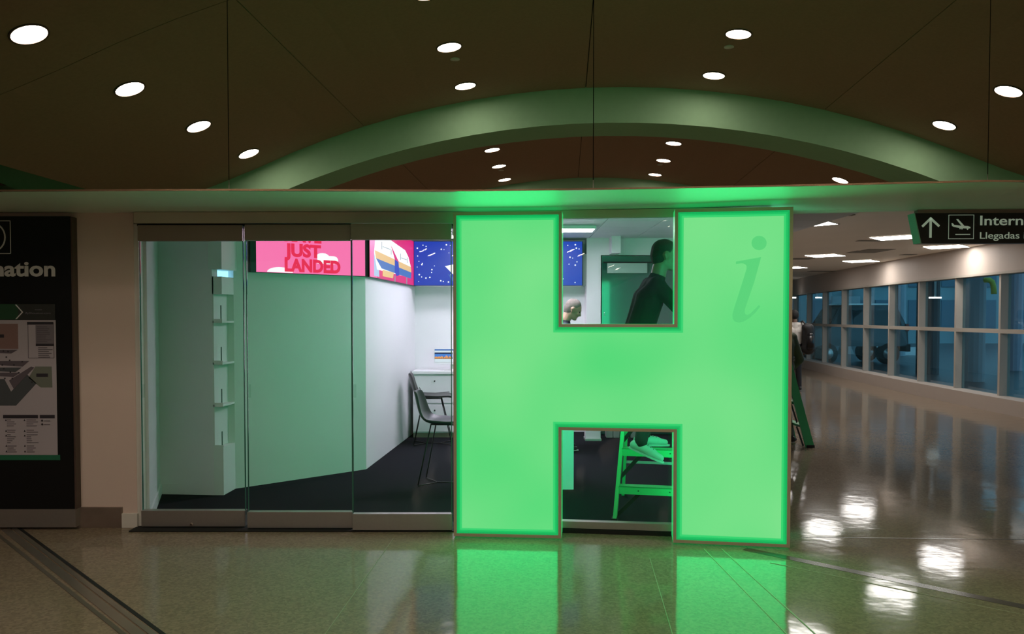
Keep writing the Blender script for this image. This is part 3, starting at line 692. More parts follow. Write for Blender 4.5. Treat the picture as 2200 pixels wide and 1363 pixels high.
def draw3(s, L, H, t):
    s.rect(0.01, 0.004, L-0.01, H, 'picture', blue, t)
    random.seed(5)
    st = [(random.uniform(0.05, L-0.05), random.uniform(0.03, H-0.02)) for _ in range(110)]
    s.many([ellipse(x, y, r, r, 7) for x, y in st for r in (random.choice((0.006, 0.008, 0.011)),)], 'stars', sw, t, 0.004)
    s.poly([(0.42, 0.26), (0.62, 0.30), (0.62, 0.06)], 'rocket_wing', sw, t, 0.006); s.poly([(0.46, 0.16), (0.52, 0.12), (0.6, 0.02), (0.52, 0.06)], 'rocket_flame', sbl, t, 0.006)
    s.poly([(0.62, 0.30), (0.95, 0.34), (1.05, 0.22), (0.95, 0.08), (0.62, 0.06)], 'rocket_body', sw, t, 0.005)
zb = P(700, 592, F(700, 1024).y).z
dW = (c4-c3).normalized(); s0 = c3+(c4-c3)*((F(537, 1048).x-c3.x)/(c4.x-c3.x))
screen(s0, c4, 2.012, 2.60, 'pink wall screen reading HAVE JUST LANDED, on the left booth wall', draw1)
screen(c4, Vector((c4.x+(c5.x-c4.x)*0.955, c4.y+(c5.y-c4.y)*0.955)), 2.012, 2.60, 'angled wall screen showing a cartoon aeroplane on magenta', draw2)
screen(Vector((c5.x+0.02, 10.62)), Vector((0.945, 10.62)), 2.012, 2.60, 'long dark blue wall screen with white stars on the rear wall', draw3)
box((c5.x, 10.62, 2.012), (0.945, 10.9, 2.60), 'screen_bulkhead', M['white'], bw)
box((0.945, 10.66, 2.012), (1.0, 10.9, 2.44), 'wall_niche', mat('grey_niche', (0.35, 0.36, 0.37), 0.6), bw)
box((1.0, 10.62, 0), (1.19, 10.9, ZC), 'wall_pier', M['white'], bw)
box((1.19, 10.62, 2.42), (2.9, 10.9, ZC), 'wall_lintel', M['white'], bw)
box((1.30, 10.35, 2.43), (1.42, 10.62, ZC), 'wall_pier', M['white'], bw)
# glossy dark partition at the rear
gp = thing('glossy_partition', 'glossy dark green panel on rear booth wall behind the person on the ladder', 'partition', (1.9, 10.6, 0))
box((1.20, 10.58, 0.02), (2.75, 10.61, 2.41), 'panel', mat('dark_back_painted_glass', (0.010, 0.075, 0.05), 0.06, ior=2.0), gp)
box((1.27, 10.55, 2.18), (1.80, 10.58, 2.31), 'label_strip', mat('frosted_strip', (0.32, 0.42, 0.38), 0.3), gp)
box((1.22, 10.56, 2.315), (2.6, 10.585, 2.33), 'rail', M['dark'], gp)
for z in (1.62, 1.65): MB().disc((1.235, 10.58, z), (0, -1, 0), 0.007, 0.012, 10).build('fixing', M['alu'], gp)

# brochure rack at the end of the left partition
br = thing('brochure_rack', 'tall narrow white brochure rack with four open pockets by left booth wall', 'rack', (c2.x, c2.y, 0))
fl = F(460, 1066).xy
rk = mat('rack_laminate', (0.66, 0.70, 0.69), 0.45)
dd = (c3-c2); back = Vector((0.0, 0.0))
plan = [fl, c2, c3, Vector((fl.x+dd.x*0.2, c3.y))]
MB().prism(plan, 0.0, 0.435).build('base_cabinet', rk, br)
levels = [0.435, 0.815, 1.19, 1.56, 1.955]
MB().prism([fl, fl+Vector((0.012, 0)), Vector((fl.x+0.045, c3.y-0.02)), Vector((fl.x+0.033, c3.y-0.02))], 0.435, 1.955).build('back_panel', rk, br)
bkp = Vector((fl.x+0.04, c3.y-0.02))
MB().prism([bkp, c3, c3+Vector((0.0, 0.015)), bkp+Vector((0, 0.015))], 0.435, 1.955).build('back_panel', rk, br)
for z in levels[1:-1]: MB().prism(plan, z-0.018, z).build('shelf', rk, br)
MB().prism(plan, 1.80, 1.955).build('top_box', rk, br)
for z in levels[:-1]:
    MB().prism([fl+Vector((0.068, 0.012)), fl+Vector((0.074, 0.012)), fl+Vector((0.074, 0.025)), fl+Vector((0.068, 0.025))], z, z+0.14).build('divider', mat('clear_divider', (0.10, 0.16, 0.14), 0.2), br)
    MB().wall(fl+Vector((0, 0.002)), c2+Vector((0, 0.002)), z, z+0.018, 0.006).build('lip', rk, br)
e0, e1 = c3, F(516, 1049).xy
MB().prism([e0, e1, e1+Vector((0, 0.05)), e0+Vector((0, 0.05))], 0, 1.98).build('end_post', M['white'], br)
MB().prism([F(452, 1066).xy, c2+Vector((0, 0.0)), c3+Vector((0.03, 0.05)), Vector((fl.x-0.03, c3.y+0.05))], 2.02, 2.64).build('upper_box', rk, br)

# rear counter with drawers
def cabinet_run(x0, x1, y0, y1, label):
    t = thing('drawer_counter', label, 'counter', ((x0+x1)/2, (y0+y1)/2, 0))
    box((x0, y0+0.03, 0.07), (x1, y1, 0.845), 'carcass', M['white'], t)
    box((x0, y0+0.06, 0.006), (x1, y1, 0.07), 'toe_kick', M['steel_dark'], t)
    box((x0-0.005, y0-0.01, 0.845), (x1, y1, 0.885), 'worktop', M['white'], t, bevel=0.004)
    n = round((x1-x0)/0.62); w = (x1-x0)/n
    for i in range(n):
        for z0, z1 in ((0.09, 0.44), (0.47, 0.825)):
            d = box((x0+i*w+0.006, y0+0.012, z0), (x0+(i+1)*w-0.006, y0+0.03, z1), 'drawer', M['white'], t)
            MB().disc((x0+(i+0.5)*w, y0+0.013, z1-0.07), (0, -1, 0), 0.010, 0.012, 12).build('lock', M['wire'], d)
cabinet_run(-1.30, 0.42, 10.33, 10.88, 'white counter with locked drawers along the rear wall, behind the stools')
# monitor
mx0 = P(932, 770, 10.5).x
mo = thing('desktop_monitor', 'white desktop monitor on the rear counter', 'monitor', (mx0+0.26, 10.6, 0.885))
ztop, zbot = P(940, 752, 10.5).z, P(940, 784, 10.5).z
box((mx0, 10.5, zbot), (mx0+0.52, 10.53, ztop+0.02), 'casing', M['white'], mo, bevel=0.006)
ms = Plane((mx0, 10.5, zbot), (1, 0, 0)); hh = ztop+0.02-zbot
ms.rect(0.012, 0.035, 0.508, hh-0.012, 'display', E('display_white', 225, 232, 245), mo, 0.004)
ms.rect(0.012, hh-0.030, 0.508, hh-0.012, 'display_bar', E('display_bar', 60, 110, 190), mo, 0.005)
ms.rect(0.012, 0.075, 0.25, hh-0.055, 'display_photo', E('display_night', 10, 24, 80), mo, 0.005)
ms.rect(0.012, hh-0.115, 0.25, hh-0.075, 'display_sky', E('display_sky', 70, 130, 220), mo, 0.006)
ms.many([(0.015+0.012*k, 0.08, 0.024+0.012*k, 0.095+0.03*random.random()) for k in range(18)], 'display_lights', E('display_gold', 255, 170, 90), mo, 0.007)
ms.rect(0.27, 0.075, 0.49, hh-0.055, 'display_photo', E('display_red', 120, 40, 30), mo, 0.005)
box((mx0+0.22, 10.53, 0.90), (mx0+0.30, 10.545, zbot+0.1), 'stand', M['alu'], mo); box((mx0+0.14, 10.44, 0.886), (mx0+0.38, 10.62, 0.892), 'foot', M['alu'], mo)

# stools
def stool_proto():
    t = thing('counter_stool', 'dark leather stool with wire sled base standing nearest the shop-front glass', 'stool', (0, 0, 0), 0, 'dark leather stools with wire legs')
    prof = [(0.24, 0.600, 0.17), (0.20, 0.622, 0.205), (0.08, 0.612, 0.22), (-0.06, 0.600, 0.215), (-0.15, 0.605, 0.205), (-0.205, 0.640, 0.195), (-0.232, 0.70, 0.185), (-0.255, 0.78, 0.165), (-0.275, 0.86, 0.14), (-0.283, 0.895, 0.11)]
    n = 9; top = []; bot = []
    for i, (x, z, w) in enumerate(prof):
        a = prof[max(0, i-1)]; b = prof[min(len(prof)-1, i+1)]; tx, tz = b[0]-a[0], b[1]-a[1]; l = math.hypot(tx, tz); nx, nz = tz/l, -tx/l   # normal towards the sitter
        if nz < 0 and i < 4: nx, nz = -nx, -nz
        for k in range(n):
            s = -1+2*k/(n-1); lift = 0.035*s*s*(1.0 if 2 < i < 9 else 0.4)
            top.append(Vector((x+nx*lift, s*w, z+nz*lift))); bot.append(Vector((x+nx*(lift-0.028), s*w*0.97, z+nz*(lift-0.028))))
    vs = top+bot; N = len(top); fs = []; m = len(prof)
    for i in range(m-1):
        for k in range(n-1):
            a = i*n+k; fs.append((a, a+1, a+n+1, a+n)); fs.append((N+a, N+a+n, N+a+n+1, N+a+1))
    for i in range(m-1):
        fs.append((i*n, (i+1)*n, N+(i+1)*n, N+i*n)); fs.append((i*n+n-1, N+i*n+n-1, N+(i+1)*n+n-1, (i+1)*n+n-1))
    for k in range(n-1):
        fs.append((k, N+k, N+k+1, k+1)); e = (m-1)*n+k; fs.append((e, e+1, N+e+1, N+e))
    sh = MB().add(vs, fs, True).build('seat_shell', M['leather'], t, world=False)
    md = sh.modifiers.new('sub', 'SUBSURF'); md.levels = 1; md.render_levels = 2
    MB().tube([Vector((p[0]+0.0, p[2]*1.0, p[1]+0.012)) for p in prof[1:]], 0.004, 6).build('piping', M['leather'], sh)
    r = 0.0065
    for sx in (-1, 1):
        for sy in (-1, 1):
            MB().tube([(0.11*sx-0.01, 0.13*sy, 0.585), (0.235*sx, 0.185*sy, 0.022), (0.225*sx, 0.175*sy, 0.014)], r, 8).build('leg', M['wire'], t, world=False)
            MB().tube([(0.232*sx, 0.182*sy, 0.0135), (0.09*sx, 0.0, 0.0135)], r, 8).build('runner', M['wire'], t, world=False)
    MB().tube([(-0.09, 0, 0.0135), (0.09, 0, 0.0135)], r, 8).build('runner', M['wire'], t, world=False)
    MB().tube([(-0.12, -0.13, 0.583), (0.10, -0.13, 0.583), (0.10, 0.13, 0.583), (-0.12, 0.13, 0.583), (-0.12, -0.13, 0.583)], r, 8).build('under_frame', M['wire'], t, world=False)
    return t
st1 = stool_proto()
st2 = copy_tree(st1)
st1.location = (-0.625, 7.50, 0.006); st1.rotation_euler = (0, 0, R(-6))
st2.location = (-0.985, 9.86, 0.006); st2.rotation_euler = (0, 0, R(4)); st2['label'] = 'dark leather stool with wire sled base, farther one in front of the white drawers'

# reception desk end
dk = thing('reception_desk', 'white reception desk lit green, its end panel seen through lower opening of the letter', 'desk', (0.05, 7.6, 0))
pe = P(1232, 1055, 7.27).x
box((pe-0.11, 7.25, 0.006), (pe, 7.9, 1.02), 'end_panel', M['white'], dk); box((-0.18, 7.25, 0.006), (-0.10, 7.9, 1.02), 'end_panel', M['white'], dk)
box((-0.10, 7.33, 0.05), (pe-0.11, 7.36, 1.02), 'front_panel', M['white'], dk); box((-0.21, 7.22, 1.02), (pe+0.02, 7.93, 1.06), 'worktop', M['white'], dk, bevel=0.004)
wbx = thing('floor_box', 'small white box standing by the rear wall, seen under the crossbar', 'box', (P(1273, 940, 10.2).x, 10.2, 0.006))
xb0, xb1 = P(1257, 940, 10.2).x, P(1289, 940, 10.2).x
box((xb0, 10.12, 0.03), (xb1, 10.32, 0.26), 'box_body', M['white'], wbx, bevel=0.005); box((xb0-0.008, 10.10, 0.006), (xb1+0.008, 10.33, 0.03), 'tray', M['alu'], wbx)
for k, (xa, hgt) in enumerate(((1.24, 0.30), (1.33, 0.25), (1.45, 0.27), (1.56, 0.22))):
    o = box((xa, 10.35, 0.006), (xa+0.085, 10.5, hgt), 'storage_carton', mat('grey_carton', (0.2, 0.23, 0.22), 0.6), None, bevel=0.004)
    tag(o, 'grey carton on the floor against the glossy panel, %s from the left' % ('first', 'second', 'third', 'fourth')[k], 'carton', 'grey cartons by the rear wall')

# ------------------------------------------------------------------ LADDERS
def stepladder(label, loc, rot, w0=0.56, w1=0.34, H=1.75, run=0.62, rear=0.5, group='green step ladders'):
    t = thing('step_ladder', label, 'ladder', loc, rot, group)
    def rp(s, k): w = w0+(w1-w0)*k; return Vector((s*w/2, run*k, H*k))           # front rails lean back (+y)
    def rr(s, k): w = w0+(w1-w0)*k; return Vector((s*w/2, run+rear*(1-k), H*k))
    for s in (-1, 1):
        rl_ = MB().bar(rp(s, 0.0), rp(s, 1.0), 0.028, 0.10, (0, 1, 0)).build('front_rail', M['ladder'], t, world=False)
        for zz in (0.03, 0.09, 0.21):
            q = rp(s, zz/1.0*0.9); MB().disc(q+Vector((0, -0.044, 0)), (0, -1, 0), 0.007, 0.005, 8).build('rivet', M['alu'], rl_, world=False)
        MB().bar(rr(s, 0.0), rr(s, 0.98), 0.025, 0.045, (0, 1, 0)).build('rear_rail', M['ladder'], t, world=False)
        MB().box((rp(s, 0).x-0.022, -0.05, 0), (rp(s, 0).x+0.022, 0.05, 0.03)).build('foot', M['blackm'], t, world=False)
    z = 0.24; n = 0
    while z < H-0.1:
        k = z/H; a, b = rp(-1, k), rp(1, k)
        stp = MB().box((a.x+0.01, a.y-0.05, z-0.03), (b.x-0.01, a.y-0.044, z+0.03)).box((a.x+0.01, a.y-0.05, z+0.022), (b.x-0.01, a.y+0.05, z+0.03)).build('step', M['ladder'], t, world=False)
        for s in (-0.3, 0.3): MB().disc((s*0.4, a.y-0.05, z), (0, -1, 0), 0.005, 0.003, 8).build('rivet', M['blackm'], stp, world=False)
        for s in (-1, 1):
            e = rp(s, max(0, (z-0.22)/H)); e.y = a.y-0.03*0; MB().bar(e+Vector((-s*0.005, 0.02, 0)), Vector((s*0.09, a.y+0.03, z-0.01)), 0.03, 0.008, (0, 1, 0)).build('brace', M['blackm'], t, world=False)
        z += 0.285; n += 1
    for k in (0.22, 0.5, 0.78):
        a, b = rr(-1, k), rr(1, k); MB().bar(a, b, 0.012, 0.022).build('rear_bar', M['alu'], t, world=False)
    for s in (-1, 1): MB().bar(rp(s, 0.55), rr(s, 0.55), 0.006, 0.02).build('spreader', M['alu'], t, world=False)
    box((-w1/2-0.03, run-0.10, H-0.01), (w1/2+0.03, run+0.10, H+0.04), 'top_cap', M['blackm'], t, world=False, bevel=0.008)
    return t
lf = F(1322, 1124)
LAD = (lf.x+0.293, lf.y-0.03, 0.006)
stepladder('green step ladder inside the booth, under the climbing person', LAD, R(-12), w0=0.60, w1=0.40, H=1.45, run=0.42)
l2 = F(1742, 962)
stepladder('green step ladder in the corridor, just right of the glowing letter', (l2.x-0.02, l2.y+0.28, 0), R(92), w0=0.56, w1=0.34, H=1.75, run=0.45, rear=0.45)

# ------------------------------------------------------------------ PEOPLE
skin1 = mat('skin_light', (0.46, 0.28, 0.20), 0.5, noise=0.08, scale=20); skin2 = mat('skin_brown', (0.13, 0.075, 0.05), 0.5, noise=0.08, scale=20)
eyeM = mat('eye', (0.02, 0.015, 0.01), 0.1)
def person(label, loc, rot, J, skin, top, bottom, shoe, hair, hairstyle='short', fwd=(1, 0, 0), up=(0, 0, 1), top_name='shirt', vox=0.009, bulk_=0.0, collar=None):
    # local frame: the person faces +x. J: joint positions
    t = thing('person', label, 'person', loc, rot)
    f = Vector(fwd).normalized(); u = Vector(up); u = (u-f*u.dot(f)).normalized(); l = u.cross(f)
    hc = Vector(J['head']); H = lambda a, b, c: hc+f*a+l*b+u*c
    g = lambda k: Vector(J[k])
    b = MB()
    # head and face
    b.ball(H(-0.015, 0, 0.028), 0.088).ball(H(0.005, 0, 0.035), 0.083).cap(H(0.03, 0, 0.03), H(0.04, 0, -0.055), 0.062, 0.048)
    b.cap(H(0.0, -0.03, -0.05), H(0.055, -0.012, -0.085), 0.034, 0.024).cap(H(0.0, 0.03, -0.05), H(0.055, 0.012, -0.085), 0.034, 0.024)
    b.cap(H(0.088, 0, 0.018), H(0.108, 0, -0.022), 0.009, 0.014).ball(H(0.072, 0.04, -0.02), 0.022).ball(H(0.072, -0.04, -0.02), 0.022)
    b.cap(H(0.083, -0.035, 0.030), H(0.083, 0.035, 0.030), 0.014).cap(H(0.083, -0.016, -0.052), H(0.083, 0.016, -0.052), 0.011).ball(H(0.076, 0, -0.088), 0.018)
    for s in (-1, 1): b.cap(H(-0.008, s*0.086, 0.016), H(-0.002, s*0.084, -0.026), 0.017, 0.012).ball(H(-0.016, s*0.094, 0.004), 0.014)
    nk = g('neck'); b.cap(H(-0.025, 0, -0.04), nk, 0.055, 0.062)
    ch = g('chest'); pv = g('pelvis'); shl, shr = g('shl'), g('shr'); w = (shl-shr).normalized()
    hl, hr = g('hipl'), g('hipr'); wh = (hl-hr).normalized()
    def torso(m, e, low=True):
        m.cap(shl, shr, 0.062+e, 0.062+e); m.cap(nk, ch, 0.06+e*0.5, 0.1+e); m.cap(ch-w*0.085, ch+w*0.085, 0.108+e+bulk_)
        m.cap(ch-w*0.08, pv-wh*0.05, 0.105+e+bulk_); m.cap(ch+w*0.08, pv+wh*0.05, 0.105+e+bulk_); m.cap(shl, ch+w*0.06, 0.065+e, 0.1+e); m.cap(shr, ch-w*0.06, 0.065+e, 0.1+e)
        m.cap(ch, pv, 0.115+e+bulk_, 0.115+e+bulk_); m.cap(pv-wh*0.065, pv+wh*0.065, 0.108+e+bulk_)
    torso(b, -0.014)
    for s in 'lr':
        b.cap(g('sh'+s), g('el'+s), 0.045, 0.036).cap(g('el'+s), g('wr'+s), 0.036, 0.024)
        b.cap(g('hip'+s), g('kn'+s), 0.074, 0.050).cap(g('kn'+s), g('an'+s), 0.048, 0.034)
        wr = g('wr'+s); fd = (wr-g('el'+s)).normalized(); sd = (Vector((1, 0, 0))-fd*fd.x).normalized(); nn = fd.cross(sd)*(1 if s == 'l' else -1)
        b.cap(wr, wr+fd*0.05, 0.024, 0.02)
        for q, (o_, ln) in enumerate(((0.030, 0.070), (0.010, 0.078), (-0.010, 0.073), (-0.030, 0.058))):
            k0 = wr+fd*0.045+sd*o_*0.8; k1 = wr+fd*0.092+sd*o_; k2 = k1+(fd*0.85+nn*0.5).normalized()*ln*0.55; k3 = k2+(fd*0.3+nn*0.9).normalized()*ln*0.45
            b.cap(k0, k1, 0.012, 0.0095).cap(k1, k2, 0.0095, 0.0085).cap(k2, k3, 0.0085, 0.0075)
        b.cap(wr+fd*0.02+sd*0.02, wr+fd*0.055+sd*0.052, 0.012, 0.011).cap(wr+fd*0.055+sd*0.052, wr+fd*0.085+sd*0.052+nn*0.02, 0.011, 0.009)
    remeshed(b, 'body', skin, t, vox) if False else None
    for i_ in range(len(b.v)): pass
    bo = MB(); bo.v = b.v; bo.f = b.f; bo.sm = b.sm
    o = bo.build('body', skin, t, world=False)
    rem(o, vox)
    for s in (-1, 1): MB().ball(H(0.079, s*0.032, 0.010), 0.0105).build('eye', eyeM, t, world=False)
    # upper garment
    m = MB(); torso(m, 0.004)
    for s in 'lr':
        wr, el = g('wr'+s), g('el'+s); m.cap(g('sh'+s), el, 0.062, 0.052).cap(el, wr+(el-wr)*0.06, 0.052, 0.036)
    rem(m.build(top_name, top, t, world=False), 0.011)
    if collar: rem(MB().cap(nk+Vector((0.0, -0.015, 0.025)), nk+Vector((0.0, 0.015, 0.025)), 0.052).cap(nk+Vector((0.0, 0, 0.0)), nk+Vector((0.03, 0, -0.02)), 0.055).build('collar', collar, t, world=False), 0.01)
    m = MB(); m.cap(pv-wh*0.07, pv+wh*0.07, 0.116+bulk_).cap(pv, (hl+hr)/2-Vector((0, 0, 0.03)), 0.115+bulk_, 0.09)
    for s in 'lr':
        an, kn = g('an'+s), g('kn'+s); m.cap(g('hip'+s), kn, 0.092, 0.068).cap(kn, an+(kn-an)*0.02, 0.066, 0.052)
    rem(m.build('trousers', bottom, t, world=False), 0.012)
    for s in 'lr':
        an = g('an'+s); td = Vector(J.get('toe'+s, (1, 0, 0))).normalized(); sd = td.cross(Vector((0, 0, 1))).normalized()
        m = MB(); c = an+Vector((0, 0, -0.035))
        m.cap(c-td*0.035, an+Vector((0, 0, 0.02)), 0.04, 0.036).cap(c-td*0.05, c+td*0.10, 0.038, 0.034).cap(c+td*0.06-Vector((0, 0, 0.006)), c+td*0.165-Vector((0, 0, 0.012)), 0.040, 0.026).cap(c+td*0.02, c+td*0.09+Vector((0, 0, 0.0)), 0.044, 0.036)
        so = m.build('shoe', shoe, t, world=False); rem(so, 0.007)
        sl = MB(); pts = []
        for k in range(20):
            a = 2*math.pi*k/20; q = c+td*(0.06+0.145*math.cos(a))+sd*(0.042*math.sin(a)*(1.0 if math.cos(a) > -0.3 else 0.85)); pts.append(q)
        zlow = Vector((0, 0, -0.052)); n_ = 20
        upv = sd.cross(td).normalized()
        if upv.z < 0: upv = -upv
        sl.add([q-upv*0.040 for q in pts]+[q-upv*0.026 for q in pts], [tuple(range(n_)), tuple(range(n_, 2*n_))]+[(k, (k+1) % n_, n_+(k+1) % n_, n_+k) for k in range(n_)]).build('sole', mat_sole, so, world=False)
        for q in range(3):
            cc = c+td*(0.045+0.025*q)+upv*(0.042-0.005*q); MB().tube([cc-sd*0.02, cc+upv*0.003, cc+sd*0.02], 0.0035, 6).build('lace', mat_lace, so, world=False)
    # hair
    h = MB()
    if hairstyle == 'short':
        h.ball(H(-0.022, 0, 0.038), 0.093).ball(H(-0.01, 0, 0.046), 0.089).ball(H(-0.035, 0, 0.005), 0.082).ball(H(-0.04, 0, -0.025), 0.066).cap(H(0.02, -0.03, 0.085), H(0.02, 0.03, 0.085), 0.038)
    rem(h.build('hair', hair, t, world=False), 0.008)
    return t
def rem(o, vox, sm=4):
    a = o.modifiers.new('r', 'REMESH'); a.mode = 'VOXEL'; a.voxel_size = vox
    b = o.modifiers.new('s', 'SMOOTH'); b.iterations = sm; b.factor = 0.5
    dg = bpy.context.evaluated_depsgraph_get(); dg.update()
    me = bpy.data.meshes.new_from_object(o.evaluated_get(dg)); old = o.data; o.modifiers.clear(); o.data = me; bpy.data.meshes.remove(old)
    for p in me.polygons: p.use_smooth = True
mat_sole = mat('shoe_sole', (0.4, 0.4, 0.38), 0.7); mat_lace = mat('shoe_lace', (0.15, 0.15, 0.15), 0.7)
def stand(**kw):
    J = dict(pelvis=(0, 0, 0.97), chest=(0.0, 0, 1.27), neck=(-0.01, 0, 1.475), head=(0.03, 0, 1.615), shl=(0, 0.175, 1.41), shr=(0, -0.175, 1.41),
             ell=(-0.03, 0.24, 1.13), elr=(-0.03, -0.24, 1.13), wrl=(0.06, 0.25, 0.89), wrr=(0.06, -0.25, 0.89),
             hipl=(0, 0.09, 0.93), hipr=(0, -0.09, 0.93), knl=(0.02, 0.10, 0.50), knr=(0.02, -0.10, 0.50), anl=(-0.02, 0.11, 0.092), anr=(-0.02, -0.11, 0.092))
    J.update(kw); return J
# man on the ladder: stands on the second step, faces right, arms raised a little
zst = 0.006+0.24+0.285+0.03
lx, ly = LAD[0], LAD[1]+0.42*(0.56/1.45)
head_w = P(1424, 551, ly); 
hz = head_w.z-zst
px_ = 1.14; py_ = ly-0.0
Jl = stand(pelvis=(-0.09, 0, 0.90), chest=(-0.01, 0, 1.17), neck=(0.07, 0, 1.36), head=(0.12, 0, hz), shl=(0.03, 0.17, 1.29), shr=(0.03, -0.18, 1.28),
           ell=(0.24, 0.22, 1.17), elr=(0.20, -0.23, 1.08), wrl=(0.45, 0.12, 1.30), wrr=(0.42, -0.16, 1.17),
           hipl=(-0.08, 0.085, 0.87), hipr=(-0.08, -0.085, 0.87), knl=(0.0, 0.10, 0.47), knr=(-0.01, -0.10, 0.47), anl=(-0.02, 0.09, 0.085), anr=(-0.09, -0.17, 0.07), toel=(1, -0.05, -0.02), toer=(1, -0.30, -0.42))
person('person in a dark long-sleeved shirt standing on the green ladder inside the booth', (1.075, ly-0.02, zst), 0, Jl, skin2,
       mat('dark_green_shirt', (0.008, 0.013, 0.010), 0.9, noise=0.2, scale=30, spec=0.1), mat('black_trousers', (0.012, 0.012, 0.012), 0.8), mat('pale_canvas_shoe', (0.34, 0.36, 0.33), 0.7, noise=0.1, scale=50), mat('black_hair', (0.010, 0.008, 0.007), 0.8, bump=0.3, bscale=150), fwd=(1, -0.0, -0.12), up=(0.12, 0, 1))
# grey-haired man in the booth looking down
hm = P(1231, 668, 9.4)
mb_x = 0.60
Jm = stand(chest=(0.02, 0, 1.30), neck=(0.03, 0, 1.555), head=(hm.x-mb_x, 0, hm.z+0.01), shl=(0.02, 0.175, 1.46), shr=(0.02, -0.175, 1.46), ell=(0.06, 0.25, 1.13), elr=(0.06, -0.25, 1.13), wrl=(0.25, 0.12, 1.08), wrr=(0.25, -0.12, 1.08))
person('grey-haired person in dark jacket bending the head, seen in upper opening', (mb_x, 9.4, 0.0), 0, Jm, skin1,
       mat('navy_jacket', (0.02, 0.028, 0.045), 0.7), mat('navy_trousers', (0.015, 0.018, 0.03), 0.7), mat('black_shoe', (0.01, 0.01, 0.01), 0.3), mat('grey_hair', (0.20, 0.17, 0.15), 0.9, noise=0.4, scale=60, bump=0.4, bscale=200), fwd=(0.86, -0.05, -0.45), up=(0.45, 0, 0.9), top_name='jacket')
# traveller with backpack, walking away
bp_ = P(1706, 760, 17.0)
tr = person('person in white shirt and dark trousers walking away, far down the corridor', (bp_.x, 17.0, 0), R(90), stand(), skin2, mat('white_shirt', (0.55, 0.52, 0.48), 0.8), mat('dark_trousers', (0.02, 0.02, 0.024), 0.8), mat('black_shoe_far', (0.01, 0.01, 0.01), 0.4), mat('black_hair_far', (0.01, 0.01, 0.01), 0.8))
bpk = thing('backpack', 'black backpack hanging from right shoulder of person in white shirt', 'backpack', (P(1737, 760, 16.85).x, 16.82, 0.9))
bc_ = P(1737, 727, 16.82)
m = MB().cap(bc_+Vector((-0.06, 0, 0.22)), bc_+Vector((0.0, 0, 0.22)), 0.09).cap(bc_+Vector((-0.05, 0, -0.22)), bc_+Vector((0.04, 0, -0.22)), 0.11).cap(bc_+Vector((0, 0, 0.2)), bc_+Vector((0, 0, -0.22)), 0.12, 0.135)
o = m.build('pack', M['blackm'], bpk); rem(o, 0.02)
MB().cap(bc_+Vector((0.0, -0.1, 0.05)), bc_+Vector((0.0, -0.1, -0.2)), 0.07, 0.08).build('front_pocket', M['black'], bpk)
MB().tube([bc_+Vector((-0.06, 0.0, 0.28)), bc_+Vector((-0.09, 0.10, 0.36)), bc_+Vector((-0.1, 0.24, 0.33)), bc_+Vector((-0.05, 0.27, 0.1))], 0.02, 8).build('strap', M['blackm'], bpk)
# person in green jacket at the corridor ladder
nq = P(1676, 800, 9.9)
person('person in an olive jacket and grey trousers, half hidden behind right edge of the letter', (nq.x, 9.95, 0), R(105), stand(chest=(0.02, 0, 1.24), neck=(0.06, 0, 1.43), head=(0.12, 0, 1.55), shl=(0.02, 0.2, 1.33), shr=(0.02, -0.2, 1.33), ell=(-0.05, 0.27, 1.06), elr=(-0.05, -0.27, 1.06), wrl=(0.12, 0.24, 0.90), wrr=(0.12, -0.24, 0.90), anl=(0.02, 0.15, 0.092), anr=(-0.04, -0.15, 0.092)),
       skin1, mat('olive_jacket', (0.09, 0.11, 0.065), 0.8, noise=0.2, scale=10), mat('grey_green_trousers', (0.13, 0.14, 0.10), 0.8), mat('brown_shoe', (0.05, 0.035, 0.03), 0.5), mat('brown_hair', (0.04, 0.025, 0.015), 0.8), top_name='jacket', bulk_=0.02)

# ------------------------------------------------------------------ HANGING SIGN
YS = 5.80
s0x = P(1974, 490, YS).x; zt, zbm = ZS-0.005, P(2050, 523, YS).z
sg = thing('hanging_sign', 'black overhead sign with white arrow and landing plane, hanging at upper right', 'sign', (s0x+0.9, YS+0.06, zbm))
sd_ = 0.10; s0d = Vector((1, -0.03, 0)).normalized()
MB().hull8([(s0x+0.02, YS, zbm), (s0x+1.9, YS-0.05, zbm), (s0x+1.9, YS+0.05, zbm), (s0x+0.02, YS+0.10, zbm)], [(s0x-0.03, YS, zt-0.02), (s0x+1.9, YS-0.05, zt-0.02), (s0x+1.9, YS+0.05, zt-0.02), (s0x-0.03, YS+0.10, zt-0.02)]).build('cabinet', M['black'], sg)
MB().hull8([(s0x-0.035, YS-0.002, zt-0.02), (s0x-0.03, YS-0.002, zt-0.02), (s0x-0.03, YS+0.10, zt-0.02), (s0x-0.035, YS+0.10, zt-0.02)], [(s0x+0.012, YS-0.002, zbm), (s0x+0.02, YS-0.002, zbm), (s0x+0.02, YS+0.10, zbm), (s0x+0.012, YS+0.10, zbm)]).build('end_cap', M['signend'], sg)
box((s0x, YS+0.02, zt-0.02), (s0x+1.9, YS+0.07, ZS+0.003), 'mounting_rail', M['steel_dark'], sg)
G = Plane((s0x, YS-0.001, zbm), s0d)
def gx(px): return P(px, 490, YS-0.02).x-s0x
def gz(py): return P(2080, py, YS-0.02).z-zbm
tM = mat('sign_lettering', (0.78, 0.80, 0.75), 0.5, emit=(0.8, 1.0, 0.8), estr=0.14)  # faint emission added so the letters in shade read brighter
def gpts(l): return [(gx(a), gz(b)) for a, b in l]
cr = lambda x, y: (1680+x*520/1772, 430+y*520/1772)
G.many([gpts([cr(1086, 130), cr(1104, 130), cr(1104, 275), cr(1086, 275)]), gpts([cr(1095, 121), cr(1163, 185), cr(1152, 198), cr(1095, 145)]), gpts([cr(1095, 121), cr(1095, 145), cr(1040, 200), cr(1029, 187)])], 'arrow', tM, sg, 0.004)
